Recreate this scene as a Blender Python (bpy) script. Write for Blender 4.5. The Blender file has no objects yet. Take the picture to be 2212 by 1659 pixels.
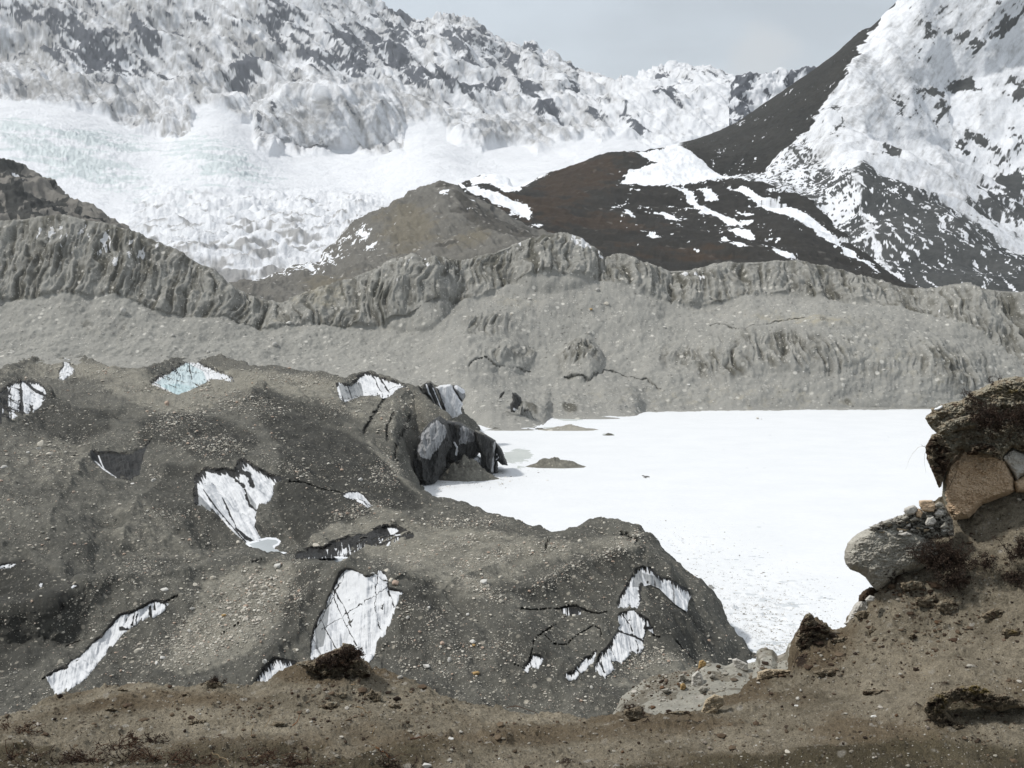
import bpy, math, random
import numpy as np
from mathutils import Vector
sc = bpy.context.scene
col = sc.collection
R = math.radians

# ------------------------------------------------------------------ camera
EYE, FOC, HOR, CX, CY = 70.0, 2372.0, 708.0, 1106.0, 829.5   # metres above the lake; the rest in units of a picture 2212 wide
TH = math.atan((CY - HOR) / FOC)
cam = bpy.data.cameras.new('camera'); camo = bpy.data.objects.new('camera', cam); col.objects.link(camo)
camo.location = (0, 0, EYE); camo.rotation_euler = (R(90) - TH, 0, 0)
cam.sensor_width = 36; cam.lens = 36 * FOC / 2212; cam.clip_start = .05; cam.clip_end = 40000
sc.camera = camo
sc.view_settings.view_transform = 'Standard'; sc.view_settings.look = 'None'
sc.view_settings.exposure = 0.0; sc.view_settings.gamma = 1.0
try:
    sc.cycles.max_bounces = 6; sc.cycles.diffuse_bounces = 3; sc.cycles.volume_bounces = 0
    sc.cycles.use_denoising = True
except Exception: pass

# ------------------------------------------------------------------ sky and sun
SUN_EL, SUN_AZ = 50, 258        # azimuth clockwise from the view direction
w = bpy.data.worlds.new('World'); sc.world = w; w.use_nodes = True
nt = w.node_tree; nt.nodes.clear()
def N(t, **k):
    n = nt.nodes.new(t)
    for a, b in k.items(): setattr(n, a, b)
    return n
out = N('ShaderNodeOutputWorld'); bg = N('ShaderNodeBackground'); bg.inputs[1].default_value = .1
sky = N('ShaderNodeTexSky'); sky.sky_type = 'NISHITA'; sky.sun_disc = False
sky.sun_elevation = R(SUN_EL); sky.sun_rotation = R(SUN_AZ); sky.altitude = 4800; sky.dust_density = 1.5
tc = N('ShaderNodeTexCoord'); sx = N('ShaderNodeSeparateXYZ'); nt.links.new(tc.outputs['Generated'], sx.inputs[0])
rp = N('ShaderNodeValToRGB'); nt.links.new(sx.outputs[2], rp.inputs[0])
e = rp.color_ramp.elements
e[0].position = 0; e[0].color = (.64, .685, .70, 1); e[1].position = 1; e[1].color = (.60, .615, .64, 1)
for p_, c_ in ((.2, (.565, .625, .675)), (.33, (.49, .55, .61)), (.6, (.55, .58, .62))):
    q = rp.color_ramp.elements.new(p_); q.color = (*c_, 1)
mp = N('ShaderNodeMapping'); mp.inputs['Scale'].default_value = (2.2, 2.2, 6.5); nt.links.new(tc.outputs['Generated'], mp.inputs[0])
no = N('ShaderNodeTexNoise'); no.inputs['Scale'].default_value = 1.6; no.inputs['Detail'].default_value = 6; no.inputs['Roughness'].default_value = .5
nt.links.new(mp.outputs[0], no.inputs['Vector'])
mr = N('ShaderNodeMapRange'); mr.inputs[1].default_value = .35; mr.inputs[2].default_value = .7; mr.inputs[3].default_value = .92; mr.inputs[4].default_value = 1.3
nt.links.new(no.outputs['Fac'], mr.inputs[0])
vm = N('ShaderNodeVectorMath', operation='SCALE'); nt.links.new(rp.outputs[0], vm.inputs[0]); nt.links.new(mr.outputs[0], vm.inputs['Scale'])
v2 = N('ShaderNodeVectorMath', operation='SCALE'); v2.inputs['Scale'].default_value = 12.2; nt.links.new(vm.outputs[0], v2.inputs[0])
# a small pale cumulus above the right-hand saddle
cd = N('ShaderNodeVectorMath', operation='DISTANCE')
def px_dir(x, y):
    a, b = (x - CX) / FOC, (CY - y) / FOC
    v = Vector((a, math.cos(TH) + b * math.sin(TH), -math.sin(TH) + b * math.cos(TH))); return v.normalized()
mpc = N('ShaderNodeVectorMath', operation='ADD'); no2 = N('ShaderNodeTexNoise'); no2.inputs['Scale'].default_value = 30; no2.inputs['Detail'].default_value = 5
nt.links.new(tc.outputs['Generated'], no2.inputs['Vector'])
sc2 = N('ShaderNodeVectorMath', operation='SCALE'); sc2.inputs['Scale'].default_value = .045; nt.links.new(no2.outputs['Color'], sc2.inputs[0])
nt.links.new(tc.outputs['Generated'], mpc.inputs[0]); nt.links.new(sc2.outputs[0], mpc.inputs[1])
nt.links.new(mpc.outputs[0], cd.inputs[0]); cd.inputs[1].default_value = px_dir(1640, 135) + Vector((.0225, .0225, .0225))
mrc = N('ShaderNodeMapRange', interpolation_type='SMOOTHSTEP'); mrc.inputs[1].default_value = .042; mrc.inputs[2].default_value = .012; mrc.inputs[3].default_value = 0; mrc.inputs[4].default_value = .8
nt.links.new(cd.outputs['Value'], mrc.inputs[0])
mxc = N('ShaderNodeMix', data_type='RGBA'); nt.links.new(mrc.outputs[0], mxc.inputs[0]); nt.links.new(v2.outputs[0], mxc.inputs[6]); mxc.inputs[7].default_value = (7.4, 7.7, 7.9, 1)
mx = N('ShaderNodeMix', data_type='RGBA'); mx.inputs[0].default_value = .9
nt.links.new(sky.outputs[0], mx.inputs[6]); nt.links.new(mxc.outputs[2], mx.inputs[7])
nt.links.new(mx.outputs[2], bg.inputs[0]); nt.links.new(bg.outputs[0], out.inputs[0])

sl = bpy.data.lights.new('sun', 'SUN'); sl.energy = 3.7; sl.angle = R(4); sl.color = (1, .965, .91)
so = bpy.data.objects.new('sun', sl); col.objects.link(so)
sd = Vector((math.sin(R(SUN_AZ)) * math.cos(R(SUN_EL)), math.cos(R(SUN_AZ)) * math.cos(R(SUN_EL)), math.sin(R(SUN_EL))))
so.rotation_euler = sd.to_track_quat('Z', 'Y').to_euler(); so.location = (0, 0, 400)

# ------------------------------------------------------------------ noise
_rs = np.random.RandomState(7)
_PERM = np.concatenate([_rs.permutation(1024)] * 2).astype(np.int32)
_g = _rs.normal(size=(1024, 3)); _G = (_g / np.linalg.norm(_g, axis=1)[:, None]).astype(np.float32)
def perlin(P, seed=0):
    P = np.asarray(P, np.float32)
    sh = P.shape[:-1]; P = P.reshape(-1, 3) + np.float32(seed * 17.37)
    i = np.floor(P).astype(np.int32); f = P - i; i &= 1023
    u = f * f * f * (f * (f * 6 - 15) + 10)
    def g(dx, dy, dz):
        h = _PERM[(_PERM[(_PERM[(i[:, 0] + dx) & 1023] + i[:, 1] + dy) & 1023] + i[:, 2] + dz) & 1023]
        G = _G[h]
        return G[:, 0] * (f[:, 0] - dx) + G[:, 1] * (f[:, 1] - dy) + G[:, 2] * (f[:, 2] - dz)
    def L(a, b, t): return a + (b - a) * t
    r = L(L(L(g(0,0,0), g(1,0,0), u[:,0]), L(g(0,1,0), g(1,1,0), u[:,0]), u[:,1]),
          L(L(g(0,0,1), g(1,0,1), u[:,0]), L(g(0,1,1), g(1,1,1), u[:,0]), u[:,1]), u[:,2])
    return (r * 1.6).reshape(sh)
def fbm(P, o=5, gain=.5, seed=0, ridge=False, bill=False):
    P = np.asarray(P, np.float32); r = 0; a = 1; t = 0
    for k in range(o):
        n = perlin(P * (2.03 ** k), seed + k * 3)
        if ridge: n = .62 - 2 * np.abs(n)
        if bill: n = 2 * np.abs(n) - .6
        r = r + a * n; t += a * a; a *= gain
    return r / math.sqrt(t)
def ss(a, b, x):
    t = np.clip((x - a) / (b - a), 0, 1); return t * t * (3 - 2 * t)
def stack(*a): return np.stack([np.broadcast_to(x, np.broadcast(*a).shape) for x in a], -1)
def sdf(poly, x, y):
    """distance to a closed outline, negative inside"""
    p = np.array(poly, np.float64); q = np.roll(p, -1, 0)
    d = np.full(x.shape, 1e12); s = np.zeros(x.shape, bool)
    for (ax, ay), (bx, by) in zip(p, q):
        ex, ey = bx - ax, by - ay; wx, wy = x - ax, y - ay
        t = np.clip((wx * ex + wy * ey) / (ex * ex + ey * ey + 1e-9), 0, 1)
        d = np.minimum(d, (wx - ex * t) ** 2 + (wy - ey * t) ** 2)
        if ay != by:
            c = ((ay > y) != (by > y)) & (x < ex * (y - ay) / (by - ay) + ax); s ^= c
    d = np.sqrt(d); return np.where(s, -d, d)
def ldist(line, x, y):
    p = np.array(line, np.float64); d = np.full(x.shape, 1e12)
    for (ax, ay), (bx, by) in zip(p[:-1], p[1:]):
        ex, ey = bx - ax, by - ay; wx, wy = x - ax, y - ay
        t = np.clip((wx * ex + wy * ey) / (ex * ex + ey * ey + 1e-9), 0, 1)
        d = np.minimum(d, (wx - ex * t) ** 2 + (wy - ey * t) ** 2)
    return np.sqrt(d)
def Z(x0, y0, wd, pts):      # read-off coordinates of a detail to picture units
    k = wd / 2500; return [(x0 * .8848 + a * k, y0 * .8848 + b * k) for a, b in pts]

# ------------------------------------------------------------------ projection
cT, sT = math.cos(TH), math.sin(TH)
def unproj(x, y, Y):
    x, y, Y = np.asarray(x, float), np.asarray(y, float), np.asarray(Y, float)
    a, b = (x - CX) / FOC, (CY - y) / FOC
    dy = cT + b * sT; dz = -sT + b * cT; k = Y / dy
    return np.stack([a * k, np.broadcast_to(Y, k.shape) * 1.0, EYE + dz * k], -1)
def proj(W):
    X, Y, Zz = W[..., 0], W[..., 1], W[..., 2] - EYE
    d = Y * cT - Zz * sT; u = Y * sT + Zz * cT
    return CX + FOC * X / d, CY - FOC * u / d
def yz(y, z):                # depth of a point at picture row y and height z
    b = (CY - np.asarray(y, float)) / FOC; return (z - EYE) * (cT + b * sT) / (-sT + b * cT)

# ------------------------------------------------------------------ meshes
def link(o, parent=None):
    col.objects.link(o)
    if parent is not None: o.parent = parent
    return o
def tag(o, label=None, cat=None, group=None, kind=None):
    for k, v in (('label', label), ('category', cat), ('group', group), ('kind', kind)):
        if v: o[k] = v
    return o
def mesh(name, V, F, mat=None, parent=None, masks=None, origin=None, smooth=True, mats=None):
    V = np.asarray(V, np.float64).reshape(-1, 3); F = np.asarray(F, np.int32); n = F.shape[1]
    if origin is None: origin = (0, 0, 0)
    V = V - np.array(origin)
    m = bpy.data.meshes.new(name)
    m.vertices.add(len(V)); m.vertices.foreach_set('co', V.astype(np.float32).ravel())
    m.loops.add(F.size); m.loops.foreach_set('vertex_index', F.ravel())
    m.polygons.add(len(F)); m.polygons.foreach_set('loop_start', np.arange(0, F.size, n, dtype=np.int32))
    m.polygons.foreach_set('use_smooth', np.full(len(F), smooth))
    m.update(calc_edges=True)
    if masks is not None:
        a = m.color_attributes.new('mask', 'FLOAT_COLOR', 'POINT')
        M = np.zeros((len(V), 4), np.float32); M[:, 3] = 1
        for i, k in enumerate(masks): M[:, i] = np.broadcast_to(k, (len(V),)) if np.ndim(k) < 2 else np.asarray(k).ravel()
        a.data.foreach_set('color', M.ravel())
    if mat: m.materials.append(mat)
    o = bpy.data.objects.new(name, m); o.location = origin
    return link(o, parent)
def empty(name, loc, label, cat, group=None):
    o = bpy.data.objects.new(name, None); o.location = loc; o.empty_display_size = .2
    link(o); return tag(o, label, cat, group)
def gridfaces(r, c, keep=None):
    i = np.arange(r * c).reshape(r, c)
    F = np.stack([i[:-1, :-1], i[:-1, 1:], i[1:, 1:], i[1:, :-1]], -1).reshape(-1, 4)
    if keep is not None:
        k = keep.ravel(); F = F[k[F].all(1)]
    return F
def compact(V, F, *arrs):
    u, inv = np.unique(F, return_inverse=True)
    return (V.reshape(-1, 3)[u], inv.reshape(F.shape)) + tuple(np.asarray(a).ravel()[u] for a in arrs)
def normals(W):
    a = np.gradient(W, axis=1); b = np.gradient(W, axis=0); n = np.cross(a, b)
    n /= np.linalg.norm(n, axis=-1)[..., None] + 1e-12
    s = np.sign((n * (W - np.array([0, 0, EYE]))).sum(-1)); s = np.median(s); return -n * (s if s else 1)
def blur(a, n, ax):
    for _ in range(n):
        p = np.concatenate([np.take(a, [0], ax), a, np.take(a, [-1], ax)], ax)
        m = a.shape[ax]; s0 = np.take(p, range(0, m), ax); s2 = np.take(p, range(2, m + 2), ax)
        a = .5 * a + .25 * (s0 + s2)
    return a
class Land:
    """terrain lofted between curves; a curve is (points, mode), points (x, y, depth) or (x, y, height)"""
    def __init__(s, curves, x0, x1, dx, rows, sm=2, hs=2):
        xs = np.arange(x0, x1 + dx, dx); ys, Ys = [], []
        for pts, mode in curves:
            p = np.array(pts, float); y = np.interp(xs, p[:, 0], p[:, 1]); v = np.interp(xs, p[:, 0], p[:, 2])
            Y = yz(y, v) if mode == 'z' else v
            y = blur(y, hs, 0); Y = blur(Y, hs * 4, 0)
            ys.append(y); Ys.append(Y)
        for k in range(1, len(Ys)): Ys[k] = np.maximum(Ys[k], Ys[k - 1] * 1.002 + .002)
        yy, YY, idx = [], [], []
        for k in range(len(ys) - 1):
            n = rows[k]; t = (np.arange(n) / n)[:, None]
            yy.append(ys[k] + (ys[k + 1] - ys[k]) * t)
            YY.append(1 / (1 / Ys[k] + (1 / Ys[k + 1] - 1 / Ys[k]) * t)); idx.append(np.full(n, k) + t[:, 0])
        yy.append(ys[-1][None]); YY.append(Ys[-1][None]); idx.append(np.array([len(ys) - 1.0]))
        s.px = np.broadcast_to(xs, (sum(rows) + 1, len(xs))).copy(); s.py = np.concatenate(yy); s.Y = np.concatenate(YY)
        s.py = blur(s.py, sm, 0); s.Y = blur(s.Y, sm, 0)
        s.k = np.broadcast_to(np.concatenate(idx)[:, None], s.px.shape)
        s.W = unproj(s.px, s.py, s.Y); s.N = normals(s.W)
    def push(s, d): s.W = s.W + s.N * d[..., None]
    def lift(s, d): s.W[..., 2] += d
    def done(s):
        s.N = normals(s.W); s.px, s.py = proj(s.W)
        s.cx = s.px.mean(0); yy = s.py
        run = np.minimum.accumulate(yy, 0)          # visible rows, near to far
        s.run = run; s.nrun = np.ascontiguousarray(-run.T); return s
    def hit(s, x, y):
        """first surface point along picture points x, y -> W, N, ok"""
        x = np.atleast_1d(np.asarray(x, float)); y = np.atleast_1d(np.asarray(y, float))
        c = np.clip(np.interp(x, s.cx, np.arange(len(s.cx))), 0, len(s.cx) - 1.001); ci = c.astype(int); fr = (c - ci)[:, None]
        res = []
        for cc in (ci, ci + 1):
            r = np.array([np.searchsorted(s.nrun[q], -yy, side='left') for q, yy in zip(cc, y)])
            ok = (r > 0) & (r < s.run.shape[0]); r = np.clip(r, 1, s.run.shape[0] - 1)
            y0, y1 = s.run[r - 1, cc], s.py[r, cc]; t = np.clip((y - y0) / (y1 - y0 - 1e-9), 0, 1)[:, None]
            res.append((s.W[r - 1, cc] * (1 - t) + s.W[r, cc] * t, s.N[r, cc], ok))
        W = res[0][0] * (1 - fr) + res[1][0] * fr
        jump = np.abs(res[0][0][:, 1] - res[1][0][:, 1]) > .05 * res[0][0][:, 1]
        W[jump] = np.where(fr[jump] < .5, res[0][0][jump], res[1][0][jump])
        return W, res[0][1], res[0][2] & res[1][2]
    def build(s, name, mat, masks):
        o = mesh(name, s.W, gridfaces(*s.px.shape), mat, masks=masks); return tag(o, kind='structure')

# ------------------------------------------------------------------ materials
def ground_mat(name, base, layers=(), scale=1.0, speck=None, bump=.5, bdist=None, rough=.95, var=.5, stretch=(1, 1, 1), fine=1.0, contrast=.35):
    """base (colA, colB) mottled by noise; layers [(channel, colA, colB, edge noise)] laid over it by the mesh's masks"""
    m = bpy.data.materials.new(name); m.use_nodes = True; t = m.node_tree; t.nodes.clear(); nd, lk = t.nodes, t.links
    def n(ty, **k):
        q = nd.new(ty)
        for a, b in k.items(): setattr(q, a, b)
        return q
    o = n('ShaderNodeOutputMaterial'); b = n('ShaderNodeBsdfPrincipled'); lk.new(b.outputs[0], o.inputs[0])
    b.inputs['Roughness'].default_value = rough; b.inputs['Specular IOR Level'].default_value = .2
    tc = n('ShaderNodeTexCoord'); mp = n('ShaderNodeMapping'); mp.inputs['Scale'].default_value = stretch; lk.new(tc.outputs['Object'], mp.inputs[0])
    def noise(sc_, det, ro=.55, src=mp):
        q = n('ShaderNodeTexNoise'); q.inputs['Scale'].default_value = sc_; q.inputs['Detail'].default_value = det; q.inputs['Roughness'].default_value = ro
        lk.new(src.outputs[0], q.inputs['Vector']); return q
    n1 = noise(.12 / scale, 7, .6); n2 = noise(1.2 / scale, 8, .7); n3 = noise(9 * fine / scale, 4, .7)
    def rng(src, a, b_, c=0, d=1, sm=False):
        q = n('ShaderNodeMapRange'); 
        if sm: q.interpolation_type = 'SMOOTHSTEP'
        for i, v in zip((1, 2, 3, 4), (a, b_, c, d)): q.inputs[i].default_value = v
        lk.new(src, q.inputs[0]); return q.outputs[0]
    def math_(op, a, b_=None, c=None):
        q = n('ShaderNodeMath', operation=op)
        for i, v in enumerate((a, b_, c)):
            if v is None: continue
            if hasattr(v, 'default_value'): lk.new(v, q.inputs[i])
            else: q.inputs[i].default_value = v
        return q.outputs[0]
    def mix(f, a, c):
        q = n('ShaderNodeMix', data_type='RGBA')
        for i, v in ((0, f), (6, a), (7, c)):
            if hasattr(v, 'default_value'): lk.new(v, q.inputs[i])
            else: q.inputs[i].default_value = v if i == 0 else (*v, 1)
        return q.outputs[2]
    f1 = math_('ADD', math_('MULTIPLY', n1.outputs['Fac'], .5), math_('MULTIPLY', n2.outputs['Fac'], .5))
    f1 = rng(f1, .5 - contrast / 2, .5 + contrast / 2)
    c = mix(f1, base[0], base[1])
    at = n('ShaderNodeVertexColor'); at.layer_name = 'mask'; sp = n('ShaderNodeSeparateColor'); lk.new(at.outputs[0], sp.inputs[0])
    for ch, ca, cb, k, *sf in layers:
        lo_, hi_ = sf[0] if sf else (.35, .65)
        q = math_('ADD', sp.outputs[ch], math_('MULTIPLY', math_('SUBTRACT', n2.outputs['Fac'], .5), k))
        f = rng(q, lo_, hi_, sm=True)
        c = mix(f, c, mix(f1, ca, cb))
    # grain: light and dark specks
    if speck:
        for (sc_, thr, colr, amt) in speck:
            v = n('ShaderNodeTexVoronoi'); v.inputs['Scale'].default_value = sc_ / scale; lk.new(mp.outputs[0], v.inputs['Vector'])
            s1 = n('ShaderNodeSeparateColor'); lk.new(v.outputs['Color'], s1.inputs[0])
            hit_ = math_('MULTIPLY', rng(s1.outputs[0], thr, thr + .02), rng(v.outputs['Distance'], .42, .25))
            hit_ = math_('MULTIPLY', hit_, math_('MULTIPLY', amt, s1.outputs[1]))
            c = mix(hit_, c, colr)
    g = rng(n3.outputs['Fac'], .25, .75, 1 - var, 1 + var)
    gm = n('ShaderNodeVectorMath', operation='SCALE'); lk.new(c, gm.inputs[0]); lk.new(g, gm.inputs['Scale'])
    lk.new(gm.outputs[0], b.inputs['Base Color'])
    h = math_('ADD', math_('MULTIPLY', n2.outputs['Fac'], 1.0), math_('MULTIPLY', n3.outputs['Fac'], .28))
    bp = n('ShaderNodeBump'); bp.inputs['Strength'].default_value = bump; bp.inputs['Distance'].default_value = bdist or .5 * scale
    lk.new(h, bp.inputs['Height']); lk.new(bp.outputs[0], b.inputs['Normal'])
    return m
SNOW = (.75, .77, .80)
def blobs(x, y, L):
    r = np.zeros(x.shape)
    for cx, cy, rx, ry, a, wt in L:
        ca, sa = math.cos(R(a)), math.sin(R(a)); u = (x - cx) * ca + (y - cy) * sa; v = -(x - cx) * sa + (y - cy) * ca
        r = np.maximum(r, wt * np.exp(-((u / rx) ** 2 + (v / ry) ** 2)))
    return r
def above(line, x, y):       # positive above the line (towards smaller y)
    p = np.array(line, float); return np.interp(x, p[:, 0], p[:, 1]) - y

# ------------------------------------------------------------------ far snow mountain with its glacier
SK = [(-300,-420),(300,-330),(560,-190),(700,-70),(770,-20),(800,2),(815,12),(828,20),(842,24),(848,28),(862,27),(872,36),(885,44),(900,42),(918,44),(928,40),(934,37),(945,36),(965,36),(985,40),(1005,41),(1020,44),(1030,52),(1042,60),(1055,68),(1066,78),(1080,88),(1092,95),(1110,92),(1125,98),(1140,91),(1155,94),(1164,106),(1170,116),(1185,114),(1200,120),(1215,130),(1232,138),(1246,156),(1262,157),(1290,166),(1320,174),(1345,177),(1356,170),(1372,170),(1390,163),(1420,152),(1436,152),(1444,143),(1452,142),(1462,147),(1480,150),(1510,151),(1530,149),(1545,154),(1565,160),(1585,168),(1600,188),(1700,215),(2400,260)]
BASE = [(-300,215),(0,216),(60,216),(110,224),(165,240),(200,242),(240,262),(290,285),(340,290),(380,303),(412,285),(418,262),(400,245),(440,228),(480,240),(520,262),(545,258),(546,300),(552,322),(580,336),(610,324),(640,338),(700,338),(750,326),(790,336),(840,332),(870,322),(872,300),(862,280),(880,272),(930,262),(965,280),(968,300),(990,315),(1040,330),(1075,318),(1120,312),(1162,328),(1200,318),(1250,306),(1262,290),(1300,305),(1330,290),(1350,300),(1400,318),(1460,316),(1520,305),(1600,300),(2400,330)]
_bx = np.arange(-300, 2400, 12.); _by = blur(np.interp(_bx, *zip(*BASE)), 50, 0)
GB = list(zip(_bx, _by))
_c = [([(-300,660,1950),(600,640,1950),(1400,620,2100),(2400,620,2200)], 'Y'),
      ([(-300,560,2150),(300,560,2150),(700,560,2150),(1000,450,2500),(1400,420,2700),(2400,450,2700)], 'Y'),
      ([(-300,470,2700),(300,470,2700),(700,470,2700),(1000,400,3000),(1400,360,3200),(2400,400,3200)], 'Y'),
      ([(x, y + 45, 3900) for x, y in GB], 'Y'),
      ([(x, y, 4500) for x, y in GB], 'Y'),
      ([(-300,120,4900),(100,130,4850),(300,190,4850),(480,170,4850),(580,235,4640),(700,240,4600),(830,238,4680),(970,200,4860),(1100,250,4750),(1250,230,4900),(1420,215,4900),(2400,230,5000)], 'Y'),
      ([(x, y, 5900) for x, y in SK], 'Y'),
      ([(x, y + 120, 7500) for x, y in SK], 'Y')]
A = Land(_c, -300, 1900, 2.2, [12, 45, 60, 40, 46, 90, 8], sm=1, hs=0)
W = A.W; x0, y0 = A.px, A.py
mt = ss(-6, 8, above(BASE, x0, y0))                         # 1 on the rock wall
crest = ss(5.995, 5.4, A.k)
f1 = fbm(W / 420, 6, .47, 1, ridge=True); f2 = fbm(W / stack(70, 90, 110), 4, .6, 5, ridge=True)
diag = fbm(stack((W[..., 0] + W[..., 2]) / 60, (W[..., 0] - W[..., 2]) / 420, W[..., 1] / 400), 4, .6, 9)
hum = fbm(W / stack(170, 150, 60), 5, .55, 12, ridge=True)
d = mt * (f1 * 55 * (.4 + .6 * crest) + f2 * 3.5 + diag * 26) + mt * np.clip(1 - ((x0 - 705) / 168) ** 2 - ((y0 - 262) / 78) ** 2, 0, 1) ** .5 * 70 + mt * np.clip(1 - ((x0 - 1108) / 150) ** 2 - ((y0 - 292) / 42) ** 2, 0, 1) ** .5 * 50 + (1 - mt) * fbm(W / 300, 4, .5, 3) * 14
glac = (1 - mt) * np.maximum(blobs(x0, y0, [(120,330,230,45,20,1),(470,350,120,50,20,.9),(200,300,150,20,10,1)]), 0)
low = (1 - mt) * ss(395, 440, y0) * ss(250, 330, x0) * ss(900, 780, x0)
fz = fbm(stack((W[..., 0] + .5 * W[..., 2]) / 90, W[..., 1] / 60, W[..., 2] / 16), 4, .6, 23, ridge=True)
d += (1 - mt) * fz * 2.2
d += low * (hum * 26 + f2 * 6) + glac * fbm(stack((W[..., 0] + W[..., 2]) / 200, W[..., 1] / 60, (W[..., 2] - .3 * W[..., 0]) / 26), 5, .62, 21, ridge=True) * 10
A.push(d * np.where(A.k > 6.05, 0, 1)); A.lift(mt * ss(5.6, 6, A.k) * ss(6.2, 6, A.k) * fbm(W / 60, 4, .6, 31, ridge=True) * 22)
A.done(); x, y = x0, y0
DARK = [(168,80,44,20,20,1),(215,130,85,45,25,.85),(260,155,60,28,20,.8),(328,92,34,26,40,.85),(305,62,18,10,30,.8),(436,32,24,11,10,.8),(520,60,22,10,0,.7),(540,155,38,32,0,.9),(520,185,24,18,0,.8),(365,178,34,12,30,.7),(690,135,50,22,25,.85),(768,150,38,24,20,.95),(852,120,34,28,35,1),(740,90,46,32,30,.85),(733,90,32,28,0,.85),(805,84,30,14,40,.9),(798,42,22,9,0,.7),(902,172,48,26,25,1),(960,178,40,24,25,1),(1014,200,46,17,10,1),(1068,190,20,16,20,.9),(1136,198,38,24,45,1),(1187,240,40,18,22,1),(1110,137,20,12,0,.85),(905,75,14,12,0,.8),(1014,137,40,13,0,.7),(1240,200,20,12,40,.9),(1240,147,12,9,0,.9),(1288,236,26,16,30,.85),(1195,182,16,12,0,.7),(1150,104,16,9,20,.8),(855,33,15,8,20,1.1),(903,50,15,8,0,.9),(1045,66,9,9,0,.9),(1431,176,10,14,50,.85),(1442,212,20,22,40,.7),(1375,285,30,20,10,.85),(1352,252,7,18,10,.8),(600,250,10,70,-10,.5),(556,290,6,36,0,.7),(586,330,24,5,10,.8),(700,330,40,6,-8,.55),(850,326,22,6,-10,.7),(120,40,90,20,0,.45),(620,40,60,30,0,.5),(990,90,60,25,30,.55),(1060,110,40,30,30,.5),(30,25,30,18,0,.7),(640,60,60,40,0,.45),(870,70,60,30,20,.5)]
nz = fbm(W / stack(110, 130, 80), 6, .68, 41); nd_ = fbm(stack((W[..., 0] + W[..., 2]) / 45, (W[..., 0] - W[..., 2]) / 220, W[..., 1] / 200), 5, .65, 44)
wt = blobs(x + 10 * nz, y + 10 * nz, DARK)
upper = ss(330, 90, y) * .2 + .06
n0 = fbm(W / stack(42, 50, 30), 4, .7, 47)
nf = fbm(W / stack(15, 20, 12), 3, .7, 48)
rock = mt * ss(.34, .66, wt * .6 + upper + nz * .2 + nd_ * .40 + n0 * .18 + nf * .18)
tanw = blobs(x, y, [(120,190,150,30,5,.9),(300,240,120,35,20,.8),(490,245,70,22,20,.8),(700,285,160,36,0,.62),(900,230,40,40,30,.7),(1100,290,120,18,3,.8),(760,330,110,8,0,.9),(560,200,200,30,0,.5),(60,90,120,60,0,.55),(480,110,120,60,0,.5),(270,60,160,50,0,.4),(1080,322,90,7,0,.9),(1162,320,30,10,0,.9)])
streak = fbm(stack(W[..., 0] / 26, W[..., 1] / 400, W[..., 2] / 160), 5, .62, 55)
tan = mt * np.clip(.33 + .36 * tanw + .2 * streak + .42 * nd_ + .18 * n0 + .2 * nf + .12 * nz + .12 * ss(300, 60, y) - .25 * ss(1250, 1400, x), 0, 1)
bl = (1 - mt) * ss(.30, .62, glac * .75 + fbm(stack((W[..., 0] + W[..., 2] * .8) / 160, W[..., 1] / 160, W[..., 2] / 14), 5, .65, 61) * .55)
# debris lines between the snowy hummocks of the lower glacier
deb = .75 * low * ss(.25, .5, -hum * .0 + .28 + fbm(stack((W[..., 0] - W[..., 1] * .2) / 55, W[..., 1] / 120, W[..., 2] / 9), 5, .6, 71) * .75 - .25 * ss(500, 440, y))
deb = np.maximum(deb, (1 - mt) * ss(545, 600, y) * ss(-.1, .25, fbm(W / stack(40, 60, 12), 4, .6, 75)) * .9)
tan = np.maximum(tan, deb)
M_far = ground_mat('snow_mountain', (SNOW, (.74, .76, .80)), [(1, (.235, .24, .25), (.40, .395, .385), .45, (.05, .9)), (0, (.045, .055, .075), (.13, .14, .16), .3, (.2, .8)), (2, (.53, .60, .62), (.66, .71, .725), .5, (.1, .95))], scale=45, bump=.6, var=.07, contrast=.5, bdist=25)
A.build('snow_mountain', M_far, (rock, tan, bl))

# ------------------------------------------------------------------ outcrop on the saddle
B0 = Land([([(1560,330,3700),(1800,330,3700)], 'Y'), ([(1560,260,3750),(1800,260,3750)], 'Y'),
           ([(1570,220,3850),(1583,200,3850),(1584,178,3850),(1590,163,3850),(1605,160,3850),(1640,156,3850),(1668,157,3850),(1680,148,3850),(1692,146,3850),(1702,154,3850),(1720,150,3850),(1740,140,3850),(1800,150,3850)], 'Y'),
           ([(1560,330,4200),(1800,330,4200)], 'Y')], 1575, 1790, 2.2, [26, 36, 8], sm=1, hs=0)
W = B0.W; f = fbm(W / 60, 5, .55, 81, ridge=True); B0.push(f * 16 * ss(2.1, 1.9, B0.k)); B0.done()
rk = ss(.3, .6, .35 * ss(1650, 1600, B0.px) + .25 * ss(185, 150, B0.py) + fbm(W / 40, 5, .65, 83) * .6 + .22)
B0.build('rock_outcrop_hill', M_far, (rk, 0, 0))

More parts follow.
